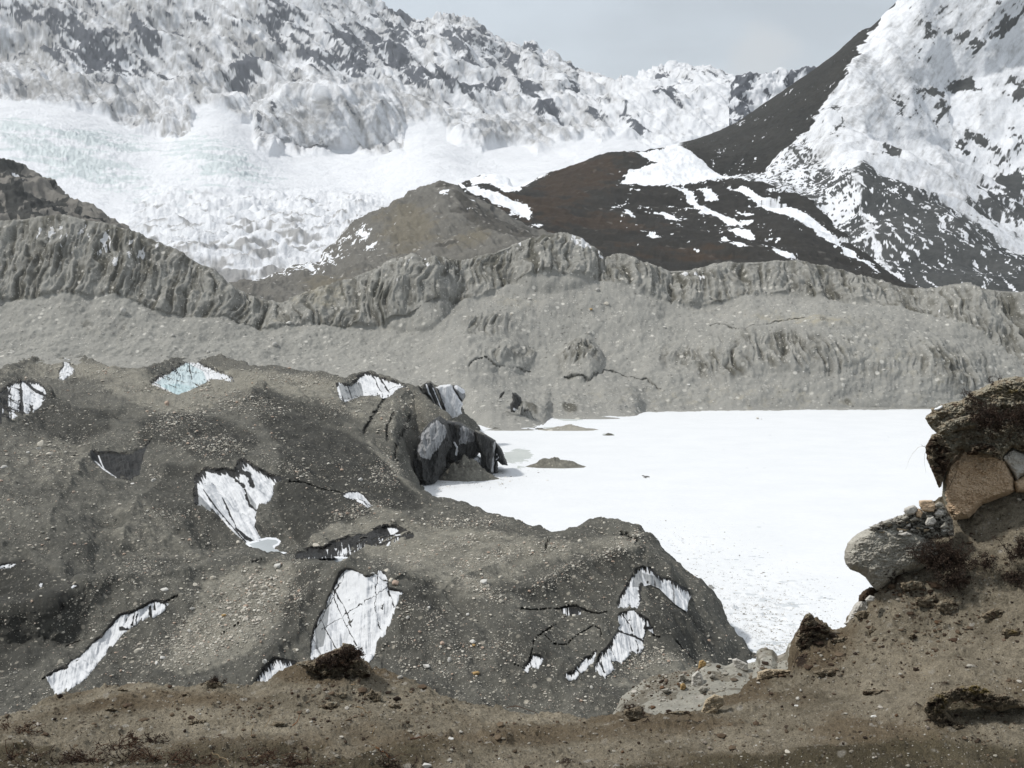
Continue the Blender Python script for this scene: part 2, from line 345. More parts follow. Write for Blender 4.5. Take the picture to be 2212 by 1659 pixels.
# ------------------------------------------------------------------ mountain on the right
RS = [(1380,330),(1420,322),(1470,308),(1500,302),(1530,291),(1560,278),(1590,263),(1610,250),(1640,229),(1665,212),(1700,188),(1722,172),(1740,160),(1775,136),(1800,118),(1830,92),(1850,72),(1863,62),(1880,58),(1900,40),(1920,18),(1932,6),(1942,-6),(1960,-30),(2000,-70),(2300,-300),(2700,-420)]
Bm = Land([([(1300,720,1500),(1900,720,1420),(2700,740,1300)], 'Y'),
           ([(1300,420,2350),(1440,345,2450),(1560,400,2300),(1640,402,2200),(1750,460,2050),(1850,560,1800),(1950,645,1600),(2300,660,1480),(2700,700,1350)], 'Y'),
           ([(1300,400,2500),(1440,335,2600),(1560,392,2450),(1640,392,2350),(1700,385,2330),(1780,390,2280),(1855,385,2150),(1950,440,2000),(2050,500,1900),(2150,560,1800),(2212,590,1750),(2700,640,1650)], 'Y'),
           ([(1300,395,2600),(1440,332,2650),(1560,385,2500),(1640,380,2420),(1700,370,2400),(1780,360,2350),(1855,352,2250),(1900,368,2200),(1950,392,2150),(2050,450,2080),(2150,510,2000),(2212,545,1950),(2700,600,1800)], 'Y'),
           ([(1300,390,2700),(1440,328,2720),(1500,330,2650),(1560,375,2560),(1655,376,2480),(1690,328,2500),(1740,290,2560),(1790,240,2640),(1870,300,2500),(1960,300,2600),(2050,330,2700),(2150,400,2600),(2212,430,2550),(2700,500,2400)], 'Y'),
           ([(1300,380,2760),(1440,325,2760),(1500,320,2700),(1560,340,2620),(1655,330,2560),(1690,322,2520),(1740,284,2580),(1790,214,2680),(1830,150,2780),(1870,180,2720),(1960,180,2800),(2050,200,2900),(2150,160,2950),(2212,140,3000),(2700,100,3100)], 'Y'),
           ([(x, y, 3050) for x, y in RS], 'Y'), ([(x, y + 140, 3600) for x, y in RS], 'Y')], 1360, 2420, 2.1, [14, 60, 24, 40, 60, 90, 8], sm=2, hs=1)
W = Bm.W; x, y = Bm.px.copy(), Bm.py.copy(); amp = ss(6.1, 5.95, Bm.k) * (.3 + .7 * ss(5.99, 5.5, Bm.k))
spur = [(1560,395),(1640,385),(1655,378),(1690,326),(1740,288),(1760,250),(1790,212),(1820,165),(1850,110),(1900,45),(1942,-8)]
f1 = fbm(W / stack(190, 190, 240), 5, .42, 101, ridge=True); f2 = fbm(W / 45, 4, .6, 105, ridge=True)
leftof = ss(8, -8, x + (fbm(W / 60, 3, .6, 3) * 16) - np.interp(-y, [-400, -378, -326, -288, -212, -165, -110, -45, 8], [1600, 1662, 1692, 1742, 1792, 1826, 1856, 1905, 1945]))
Bm.push(amp * (leftof * (fbm(W / 30, 4, .6, 107, ridge=True) * 3.5) + f1 * 17 * (1 - .7 * leftof) + f2 * .8)); Bm.done()
n1 = fbm(W / 55, 6, .7, 111); n2 = fbm(stack((W[..., 0] - W[..., 2]) / 18, (W[..., 0] + W[..., 2]) / 120, W[..., 1] / 100), 5, .65, 114); nv = fbm(stack(W[..., 0] / 9, W[..., 1] / 60, W[..., 2] / 34), 5, .62, 117); n9 = fbm(W / 9, 3, .7, 119)
dk = leftof * ss(1420, 1520, x) * ss(392, 376, y + n1 * 14 - np.interp(x, [1400, 1530, 1570, 1700], [60, 60, 0, 0]))
dk = np.maximum(dk * ss(-.82, -.5, n2 * .8 + n9 * .6), 0)
RB = [(1975,75,60,22,-30,.0),(2010,90,22,50,0,.55),(2075,75,40,22,10,.6),(2160,60,60,18,-38,1),(2110,95,40,20,-30,.8),(2085,188,46,13,-6,1.15),(2020,205,34,14,0,.8),(1845,110,8,20,0,.9),(1750,40,30,12,0,.0),(2030,245,18,30,10,.8),(1935,240,14,30,20,.7),(1925,330,26,16,30,.8),(2200,205,26,26,0,1.1),(2120,310,40,14,20,.75),(2085,330,24,12,20,.85),(2180,330,60,40,-40,.5),(2190,400,60,50,-50,.95),(2150,440,60,50,-40,.85),(2190,300,30,30,0,.6),(2212,460,70,40,0,.9),(2100,500,30,20,0,.4),(1985,120,10,25,0,.7),(2200,20,40,12,-20,.6),(2160,10,20,10,0,.5),(1770,230,20,70,25,.5),(1800,260,30,50,20,.5),(1960,20,14,8,0,.6),(1890,60,10,14,0,.6),(1700,300,10,8,0,.9),(1750,330,14,7,30,1),(1735,305,20,4,20,.8),(1725,340,7,7,0,.9),(1975,230,30,60,20,.45),(2020,30,80,20,0,.35)]
g1 = blobs(x + n1 * 12, y + n1 * 12, RB)
r1 = ss(.36, .66, g1 * .72 + n1 * .2 + n2 * .36 + n9 * .16 + .10)
P2 = [(1850,368),(1866,352),(1900,372),(1945,392),(2000,418),(2060,455),(2120,492),(2180,540),(2260,570),(2400,600),(2400,760),(1940,760),(1925,600),(1900,540),(1876,490),(1858,430)]
s2 = sdf(P2, x + n1 * 10, y + n1 * 6)
inside = ss(5, -10, s2)
sn = ss(.2, .42, nv * .8 + n9 * .35 + .12 * ss(-60, -5, s2) - .02 + blobs(x, y, [(1990,520,14,40,0,.25),(2030,500,10,30,0,.25),(1960,560,10,60,10,.2),(2060,470,20,20,0,.2),(2110,560,10,50,-10,.25),(1905,480,20,70,-10,-.5),(1930,580,30,40,0,-.5)]))
p2 = inside * (1 - sn)
# speckled apron between the dark patch and the brown hill
ap = ss(30, -20, sdf([(1570,385),(1640,372),(1690,330),(1740,300),(1790,380),(1850,370),(1870,480),(1930,620),(1960,680),(1890,640),(1800,500),(1720,450),(1600,440)], x, y)) * (1 - inside)
apr = ap * ss(.38, .62, .40 + n9 * .55 + n2 * .35 + blobs(x, y, [(1790,400,30,30,0,.3),(1740,360,14,26,0,.2),(1850,520,20,60,-20,.15),(1700,420,60,20,25,-.35)]))
rock = np.maximum.reduce([r1 * (1 - dk), p2, apr, dk * ss(-.2, .7, n2 + n9 * .5) * .9]); brn = dk
lowr = np.clip(.18 + .2 * n1 + .42 * n2 + .22 * n9 + .25 * blobs(x, y, [(1900,200,120,90,0,1),(2100,80,150,70,0,.8),(2080,430,150,60,30,1),(1760,330,60,60,0,.8)]), 0, 1) * (1 - dk)
M_right = ground_mat('mountain_right', (SNOW, (.76, .78, .82)), [(2, (.22, .225, .23), (.36, .36, .36), .5, (0, 1)), (0, (.018, .022, .024), (.095, .097, .095), .4, (.25, .75)), (1, (.007, .008, .008), (.042, .040, .035), .35)], scale=18, bump=.6, var=.15, contrast=.4, bdist=10)
Bm.build('snowy_mountain_slope', M_right, (rock, brn, lowr))

# ------------------------------------------------------------------ brown hills
Cm = Land([([(900,720,1180),(2200,720,1250)], 'Y'),
           ([(900,600,1300),(1200,540,1350),(1400,590,1300),(1700,590,1320),(1900,612,1320),(2200,700,1300)], 'Y'),
           ([(900,520,1500),(1150,495,1560),(1300,520,1560),(1500,525,1560),(1700,540,1520),(1900,595,1440),(2000,648,1400),(2200,700,1350)], 'Y'),
           ([(900,440,1800),(980,402,1850),(1010,408,1850),(1060,413,1850),(1090,418,1850),(1120,428,1850),(1200,437,1850),(1300,452,1850),(1400,468,1880),(1500,470,1900),(1700,480,1900),(1850,540,1750),(1950,620,1500),(2200,700,1400)], 'Y'),
           ([(900,450,1950),(1060,425,1950),(1200,445,1950),(1300,458,1950),(1400,470,1970),(1500,468,2000),(1700,470,2000),(1850,535,1850),(1950,618,1550),(2200,700,1450)], 'Y'),
           ([(900,440,2200),(1000,420,2150),(1110,408,2150),(1180,412,2150),(1250,405,2150),(1320,398,2150),(1350,402,2150),(1400,404,2150),(1500,405,2180),(1570,397,2200),(1640,392,2200),(1750,432,2120),(1850,525,1950),(1950,612,1650),(2200,700,1500)], 'Y'),
           ([(900,435,2500),(1000,395,2450),(1040,380,2450),(1070,381,2450),(1100,386,2450),(1110,402,2400),(1130,396,2400),(1160,384,2400),(1180,375,2400),(1215,362,2400),(1250,347,2400),(1290,334,2400),(1320,329,2400),(1350,326,2400),(1380,325,2420),(1420,321,2450),(1470,312,2500),(1500,330,2450),(1560,380,2350),(1640,390,2300),(1750,431,2200),(1850,524,2050),(1950,611,1750),(2200,700,1600)], 'Y'),
           ([(900,560,2900),(1400,420,2900),(2200,720,2000)], 'Y')], 960, 2060, 2.1, [20, 26, 40, 8, 30, 40, 8], sm=2, hs=1)
W = Cm.W; x, y = Cm.px.copy(), Cm.py.copy()
Cm.push((fbm(W / 110, 5, .5, 131) * 9 + fbm(W / 22, 4, .55, 133, ridge=True) * 2.2) * ss(6.1, 5.9, Cm.k)); Cm.done()
n1 = fbm(W / 40, 5, .6, 141); n9 = fbm(W / stack(14, 14, 3), 4, .65, 143)
SN = [Z(1500,0,1000,q) for q in (
  [(100,830),(230,820),(330,780),(480,800),(560,820),(640,960),(800,965),(600,975),(420,990),(300,1005),(150,1000),(30,985),(50,960),(60,925),(230,885)],
  [(290,1010),(390,1012),(430,1050),(440,1090),(540,1145),(640,1190),(680,1215),(650,1225),(580,1195),(500,1165),(470,1175),(450,1120),(390,1080),(370,1040)],
  [(470,1010),(520,1015),(560,1060),(540,1090),(490,1085)],
  [(620,1000),(700,1000),(760,1040),(860,1080),(960,1120),(1080,1200),(1200,1290),(1330,1400),(1440,1480),(1290,1400),(1130,1280),(960,1190),(820,1130),(740,1060)],
  [(660,1150),(740,1155),(745,1170),(680,1168)],[(670,1235),(680,1195),(750,1190),(740,1215),(700,1222)],
  [(600,1245),(660,1245),(755,1285),(740,1295),(650,1275)],[(565,1300),(590,1275),(635,1300),(600,1302)],
  [(595,1330),(680,1328),(720,1350),(640,1345)],[(840,1355),(920,1360),(990,1400),(930,1402),(880,1380)],
  [(170,1275),(215,1265),(230,1285),(260,1293),(210,1290)],[(200,1155),(270,1150),(370,1190),(300,1190),(260,1165)],
  [(40,1145),(70,1140),(110,1168),(90,1172)],[(360,1135),(450,1118),(450,1130)],[(130,1125),(180,1120),(185,1132)],
  [(420,1340),(460,1345),(450,1355)],[(810,1300),(900,1297),(890,1305)],[(780,1245),(815,1242),(810,1252)],[(780,1335),(810,1335),(810,1345)],[(300,1205),(350,1207),(360,1215)],
  [(0,1130),(60,1080),(80,1075),(50,1105)],[(1390,1470),(1415,1475),(1400,1482)],[(1190,1335),(1204,1340),(1195,1344)],[(820,1262),(850,1262),(840,1272)],[(80,1025),(150,1025),(140,1035)],[(280,1105),(320,1100),(310,1112)])]
SN += [Z(800,0,900,q) for q in ([(740,1090),(860,1130),(990,1145),(1100,1200),(1200,1240),(1225,1290),(1210,1312),(1100,1260),(960,1190),(860,1160)],
  [(840,1085),(980,1060),(1150,1060),(1290,1050),(1330,1050),(1240,1085),(1150,1140),(1060,1140),(980,1120),(880,1110)],[(1215,1345),(1300,1358),(1260,1368)],[(1100,1260),(1160,1300),(1100,1275)])]
sd = np.full(x.shape, 99.)
for q in SN: sd = np.minimum(sd, sdf(q, x + n9 * 9, y + n9 * 3.5))
sd = np.minimum(sd, 99)
snow = np.maximum(ss(1.5, -1.5, sd), ss(16, 0, sd) * ss(.35, .6, n9))
spk = ss(.7, .85, n9 + .25 * blobs(x, y, [(1480,480,120,20,5,1),(1560,500,80,30,15,1),(1300,470,100,10,0,.6)]) - .12) * ss(1250, 1350, x) * ss(400, 430, y)
bn = blobs(x, y, [(1250,385,120,60,-20,1),(1150,440,100,30,0,.95),(1300,480,130,26,5,1),(1450,540,200,16,4,.7),(1200,470,80,40,0,.8),(1650,590,120,10,5,.6)])
lft = ss(1130, 1060, x) * ss(410, 400, y) * .0
M_brown = ground_mat('brown_hill', ((.011, .0108, .010), (.032, .029, .024)), [(1, (.020, .0135, .009), (.050, .034, .022), .6, (.1, .95)), (0, SNOW, (.8, .82, .85), .12)], scale=14, bump=.4, var=.3, contrast=.4, bdist=4, speck=[(.9, .9, (.30, .28, .26), .35)])
Cm.build('brown_hill', M_brown, (np.maximum(snow, spk), ss(.3, .8, bn + n1 * .5), 0))

# ------------------------------------------------------------------ centre grey ridge
DS = [(300,660),(450,640),(520,606),(560,604),(600,598),(630,580),(660,575),(690,568),(705,540),(740,505),(780,472),(810,456),(840,437),(870,424),(900,408),(925,396),(945,391),(958,391),(975,396),(990,402),(1010,416),(1040,430),(1062,444),(1090,455),(1110,468),(1132,482),(1150,492),(1170,500),(1200,510),(1260,545),(1320,570),(1500,640)]
Dm = Land([([(300,720,1080),(1500,720,1120)], 'Y'), ([(300,680,1110),(620,650,1130),(760,612,1160),(900,575,1190),(1100,545,1170),(1200,540,1180),(1500,660,1200)], 'Y'),
           ([(300,670,1200),(620,625,1230),(760,570,1260),(900,520,1300),(1000,500,1300),(1100,510,1260),(1200,525,1230),(1500,650,1250)], 'Y'),
           ([(x, y, 1560) for x, y in DS], 'Y'), ([(x, y + 100, 1900) for x, y in DS], 'Y')], 300, 1400, 2.0, [14, 44, 80, 8], sm=2, hs=1)
W = Dm.W; x, y = Dm.px.copy(), Dm.py.copy(); am = ss(3.1, 2.95, Dm.k)
g = fbm(stack((W[..., 0] + W[..., 2]) / 26, (W[..., 0] - W[..., 2]) / 110, W[..., 1] / 130), 5, .55, 151, ridge=True)
Dm.push(am * (fbm(W / 90, 4, .5, 153) * 10 + g * 4 + fbm(W / 10, 3, .6, 155) * 1.0)); Dm.done()
n1 = fbm(W / 26, 5, .6, 161); n9 = fbm(W / stack(16, 16, 5), 4, .65, 163)
snow = ss(.36, .5, blobs(x, y, [(780,500,22,12,-30,.55),(800,530,14,7,-20,.7),(700,560,60,20,-20,.45),(740,520,50,14,-30,.4),(965,425,26,8,20,.5),(640,588,60,10,0,.55),(670,580,10,12,0,.7),(590,600,60,8,0,.45),(1020,440,14,5,20,.4)]) + n9 * .45)
darkr = ss(.25, .6, blobs(x, y, [(1060,480,90,22,25,1),(960,400,30,10,0,.7),(1000,440,40,20,30,.6),(860,520,40,30,30,.4),(960,535,60,6,0,.7),(1120,500,60,14,20,.9),(900,610,120,14,10,.4)]) + n1 * .35)
olive = ss(.2, .7, blobs(x, y, [(880,490,70,60,-20,.9),(1020,520,60,30,-20,.8),(720,610,90,20,0,.7),(820,590,90,14,0,.6)]) + n1 * .3)
M_ridge = ground_mat('grey_ridge', ((.095, .092, .083), (.165, .159, .143)), [(2, (.115, .105, .08), (.165, .15, .12), .5, (0, 1)), (1, (.05, .048, .043), (.09, .085, .075), .6, (.1, .9)), (0, SNOW, SNOW, .2)], scale=8, bump=.6, var=.22, bdist=3, speck=[(1.2, .8, (.5, .48, .45), .5)])
Dm.build('grey_ridge', M_ridge, (snow, darkr, olive))

# ------------------------------------------------------------------ dark hill at the far left
FS = [(-400,330),(-100,332),(0,343),(30,350),(60,364),(90,382),(120,403),(150,423),(180,440),(205,457),(230,474),(260,492),(300,525),(420,600)]
Fm = Land([([(-400,600,1240),(420,660,1240)], 'Y'), ([(-400,480,1300),(0,480,1300),(200,490,1300),(420,620,1300)], 'Y'), ([(x, y, 1560) for x, y in FS], 'Y'), ([(x, y + 100, 1900) for x, y in FS], 'Y')], -400, 400, 2.1, [14, 66, 8], sm=2, hs=1)
W = Fm.W; x, y = Fm.px.copy(), Fm.py.copy()
Fm.push(ss(2.1, 1.95, Fm.k) * (fbm(W / 70, 5, .55, 171, ridge=True) * 12)); Fm.done()
n1 = fbm(stack((W[..., 0] - W[..., 2]) / 60, (W[..., 0] + W[..., 2]) / 16, W[..., 1] / 60), 5, .65, 173)
dkk = ss(.3, .7, .25 + blobs(x, y, [(40,430,110,22,10,.6),(20,370,60,20,20,.6),(60,470,100,10,5,.8),(10,450,50,30,0,.5)]) + n1 * .5) * ss(60, 10, x - np.interp(y, [340, 480], [0, 190]))
sn = ss(.4, .6, blobs(x, y, [(25,378,24,9,15,.6),(45,392,30,8,15,.5),(100,420,50,10,40,.3)]) + n1 * .4)
M_left = ground_mat('dark_hill', ((.15, .14, .125), (.21, .20, .18)), [(1, (.022, .024, .024), (.06, .06, .056), .6), (0, (.45, .46, .48), SNOW, .3)], scale=10, bump=.6, var=.2, bdist=4)
Fm.build('dark_hill', M_left, (sn, dkk, 0))

# ------------------------------------------------------------------ moraine wall across the lake
E0 = [(-500,820),(0,820),(300,826),(600,830),(760,836),(860,860),(950,890),(1000,906),(1040,927),(1110,926),(1150,922),(1178,916),(1190,902),(1250,900),(1330,900),(1372,897),(1396,889),(1500,886.5),(1700,885),(1900,883.5),(2100,882.5),(2300,882),(2900,882)]
Ez = [(-500,34),(400,34),(760,27),(860,18),(950,8),(1000,3.5),(1040,0),(2900,0)]
sh = [(x, y, float(np.interp(x, [q[0] for q in Ez], [q[1] for q in Ez]))) for x, y in E0]
CLB = [(-500,650),(0,648),(40,646),(75,648),(100,638),(150,634),(195,640),(215,637),(245,634),(275,645),(300,655),(330,672),(360,680),(400,684),(440,682),(480,684),(510,696),(545,708),(580,712),(620,704),(660,698),(740,715),(770,708),(800,710),(850,702),(880,700),(905,690),(930,672),(950,662),(985,655),(1010,645),(1040,640),(1070,628),(1100,616),(1140,607),(1180,603),(1230,606),(1290,605),(1330,610),(1380,622),(1410,638),(1440,655),(1480,662),(1530,664),(1560,660),(1590,647),(1620,638),(1700,638),(1770,642),(1830,650),(1870,656),(1930,664),(2000,676),(2060,690),(2110,712),(2160,745),(2212,790),(2400,900),(2900,920)]
ECR = [(-500,505),(-100,490),(0,478),(40,474),(70,470),(100,466),(130,464),(160,470),(200,477),(235,484),(265,494),(300,508),(330,522),(370,537),(400,550),(430,568),(455,580),(480,600),(505,618),(530,632),(560,648),(600,655),(640,640),(700,622),(760,603),(790,590),(820,578),(850,570),(880,566),(900,562),(950,561),(1000,563),(1040,556),(1070,545),(1100,532),(1130,522),(1160,514),(1190,511),(1215,514),(1245,522),(1270,536),(1290,550),(1304,557),(1316,553),(1330,549),(1348,550),(1370,558),(1395,572),(1420,582),(1450,584),(1480,583),(1510,582),(1535,575),(1560,569),(1600,566),(1660,564),(1700,563),(1740,566),(1780,574),(1820,584),(1850,593),(1900,607),(1940,618),(1980,623),(2030,621),(2070,614),(2090,613),(2120,621),(2160,627),(2212,630),(2400,650),(2900,690)]
LED = [(-500,740),(0,730),(300,730),(600,760),(760,762),(900,758),(1010,720),(1060,730),(1150,770),(1260,770),(1400,760),(1500,735),(1600,722),(1700,712),(1780,695),(1850,700),(2000,740),(2150,810),(2300,860),(2900,900)]
def atx(L, v): return float(np.interp(v, [q[0] for q in L], [q[1] for q in L]))
xs_ = list(range(-500, 2900, 24))
Em = Land([([(x, y + 14 + 16 * min(max((x - 1000) / 150, 0), 1), z - 9 + 6 * min(max((x - 1000) / 150, 0), 1)) for x, y, z in sh], 'z'), (sh, 'z'),
           ([(x, atx(LED, x) + (atx(E0, x) - atx(LED, x)) * .42, atx([(-500,1010),(700,1000),(1000,930),(1500,985),(2300,960),(2900,930)], x)) for x in xs_], 'Y'),
           ([(x, atx(LED, x), atx([(-500,1035),(700,1025),(1000,1010),(1500,1030),(2150,990),(2900,940)], x)) for x in xs_], 'Y'),
           ([(x, y, atx([(-500,1075),(560,1070),(900,1060),(1100,1105),(1300,1110),(1500,1100),(1700,1105),(1900,1085),(2100,1040),(2212,1010),(2900,950)], x)) for x, y in CLB], 'Y'),
           ([(x, y, atx([(-500,1130),(300,1120),(560,1105),(700,1100),(900,1110),(1200,1150),(1900,1135),(2100,1090),(2212,1070),(2900,1000)], x)) for x, y in ECR], 'Y'),
           ([(x, y + 6, 1240) for x, y in ECR], 'Y'), ([(-500,740,1500),(2900,740,1500)], 'Y')], -500, 2700, 1.9, [5, 44, 40, 44, 62, 4, 6], sm=1, hs=1)
W = Em.W; x, y = Em.px.copy(), Em.py.copy()
cl = ss(-3, 3, y - np.interp(x, *zip(*ECR))) * ss(3, -3, y - np.interp(x, *zip(*CLB)))          # the steep band under the crest
n1 = fbm(W / 30, 5, .55, 181); low_ = 1 - ss(3.2, 4.2, Em.k)
XW = W[..., 0] + 9 * fbm(W / 45, 3, .5, 180)
gz = fbm(stack(XW / 15, W[..., 1] / 90, W[..., 2] / 75), 4, .5, 183, ridge=True)
GU = np.maximum(blobs(x, y, [(1700,760,130,34,8,1),(1560,790,70,30,0,.8),(1480,770,60,30,0,.6),(1250,775,42,32,0,.9),(1090,765,70,20,0,.7),(1900,800,60,20,0,.3),(2050,800,90,44,20,.7),(1060,700,60,26,0,.6)]), cl * .9)
GU = np.maximum(GU, .8 * blobs(x, y, [(880,640,90,60,0,1),(250,700,90,30,0,.3)]))
def bumpz(cx, cy, rx, ry): return np.clip(1 - ((x - cx) / rx) ** 2 - ((y - cy) / ry) ** 2, 0, 1) ** .5
crf = ss(4.99, 4.8, Em.k) * .75 + .25
lob = fbm(stack(W[..., 0] / 55, W[..., 1] / 300, W[..., 2] / 300), 3, .5, 185, ridge=True)
d = n1 * 3.5 + cl * lob * 7 * crf + GU * gz * 4.0 * crf * (.4 + .9 * np.clip(n1 + .5, 0, 1.4)) + GU * fbm(W / stack(11, 14, 20), 4, .55, 186) * 1.9 * crf + fbm(W / 7, 3, .55, 187) * .8 + bumpz(1258, 780, 46, 46) * 9 + bumpz(885, 640, 92, 80) * 15 + bumpz(1195, 570, 110, 60) * 10 + bumpz(1110, 768, 44, 36) * 5 + bumpz(1050, 772, 40, 34) * 4 + bumpz(1700, 755, 190, 50) * 4 + bumpz(1550, 775, 80, 50) * 3 + bumpz(2050, 790, 100, 60) * 3
rill = fbm(stack(XW / 5.5, W[..., 1] / 60, W[..., 2] / 50), 3, .5, 189, ridge=True)
d += GU * rill * (2.1 * cl + 3.6 * (1 - cl)) * crf + fbm(W / 3.5, 3, .6, 198) * .5 + (1 - cl) * fbm(stack(W[..., 0] / 40, W[..., 1] / 90, W[..., 2] / 90), 4, .5, 188, ridge=True) * 1.2
Em.push(d * ss(5.1, 4.98, Em.k) * ss(.9, 1.3, Em.k)); Em.lift((Em.k < 1.5) * fbm(W / 9, 3, .6, 190) * .5); Em.done()
crk = [[(0,648),(40,646),(75,648),(100,638),(150,634),(195,640),(215,637),(245,634),(275,645),(300,655),(330,672),(360,680),(400,684),(440,682),(480,684),(510,696),(545,708),(580,712),(620,704),(660,698)],
       Z(800,550,1000,[(765,748),(850,745),(900,768),(1000,780),(1100,785)]), Z(800,550,1000,[(1280,820),(1360,838),(1420,845),(1500,790),(1580,795),(1660,820),(1720,832),(1800,880)]),
       Z(1600,500,900,[(330,728),(500,735),(650,720),(800,700),(900,690)])]
cd_ = np.full(x.shape, 99.)
for q in crk: cd_ = np.minimum(cd_, ldist(q, x, y + n1 * 3 + rill * 1.2) + 1.1 * np.clip(fbm(W / 12, 3, .6, 192) + .3, 0, 2))
Em.W[..., 1] += ss(2.2, 0, cd_) * (1.5 + 3.5 * ss(650, 800, x))
n9 = fbm(W / 9, 4, .65, 193)
n7 = fbm(W / 7, 4, .65, 197)
stain = np.clip(GU * (1.2 * cl + 2.0 * (1 - cl)), 0, 1) * np.clip(.62 + .1 * ss(620, 400, x) - .4 * gz + .22 * n1 - .42 * rill - .2 * lob + .25 * n7, 0, 1)
stain = np.maximum(stain, .8 * ss(.25, 1.0, blobs(x, y, [(190,700,22,30,0,.9),(260,720,10,50,0,.6),(300,700,30,30,0,.4),(560,740,30,30,0,.5),(590,740,20,30,0,.5),(845,735,24,16,-30,.7),(1060,700,50,30,0,.5),(1250,640,10,20,0,.4),(1780,690,14,10,20,.8),(1835,740,12,12,0,.8),(1650,820,30,14,0,.5),(1960,820,50,16,30,.5),(2030,830,30,14,20,.5),(1830,866,14,12,0,.9),(1540,875,30,8,0,.7),(1740,870,20,12,0,.7),(1900,880,60,3,0,.6),(2000,880,80,4,0,.8),(2100,780,40,60,30,.5),(1230,885,20,9,10,1.2),(1090,893,20,5,15,.8),(1120,870,10,24,0,1.0),(1150,885,24,14,35,.9)]) + n1 * .3 - rill * .25))
stain = np.maximum(stain, ss(1.6, .3, cd_) * (.3 + .5 * ss(650, 800, x)))
snow = cl * ss(.42, .56, blobs(x, y, [(220,530,60,50,0,.42),(120,510,50,30,0,.5),(300,540,60,40,0,.38),(1250,535,40,18,30,.65),(1130,530,60,20,0,.25),(1490,595,40,14,10,.5),(900,590,60,20,0,.28),(1300,562,12,6,0,.7),(480,630,30,10,0,.3)]) + fbm(stack(W[..., 0] / 7, W[..., 1] / 60, W[..., 2] / 16), 4, .65, 195) * .5)
snow = snow * .75
tanm = ss(.1, 1.0, blobs(x, y, [(1120,650,60,20,0,.5),(1900,770,160,60,20,.35),(1600,860,500,30,0,.35),(700,640,100,40,0,.6),(600,690,60,20,0,.4),(1750,690,160,16,3,.6)]) + n9 * .4)
M_wall = ground_mat('moraine_wall', ((.205, .203, .187), (.305, .300, .276)), [(2, (.25, .23, .18), (.33, .31, .255), .5, (0, 1)), (1, (.05, .048, .038), (.125, .12, .10), .7, (.1, .95)), (0, (.5, .5, .5), (.72, .73, .75), .3)], scale=5, bump=.5, var=.17, bdist=1.4, contrast=.45,
    speck=[(.9, .83, (.60, .58, .53), .8), (2.4, .8, (.55, .53, .48), .75), (1.7, .86, (.09, .085, .075), .7)])
Em.build('moraine_wall', M_wall, (snow, stain, tanm))
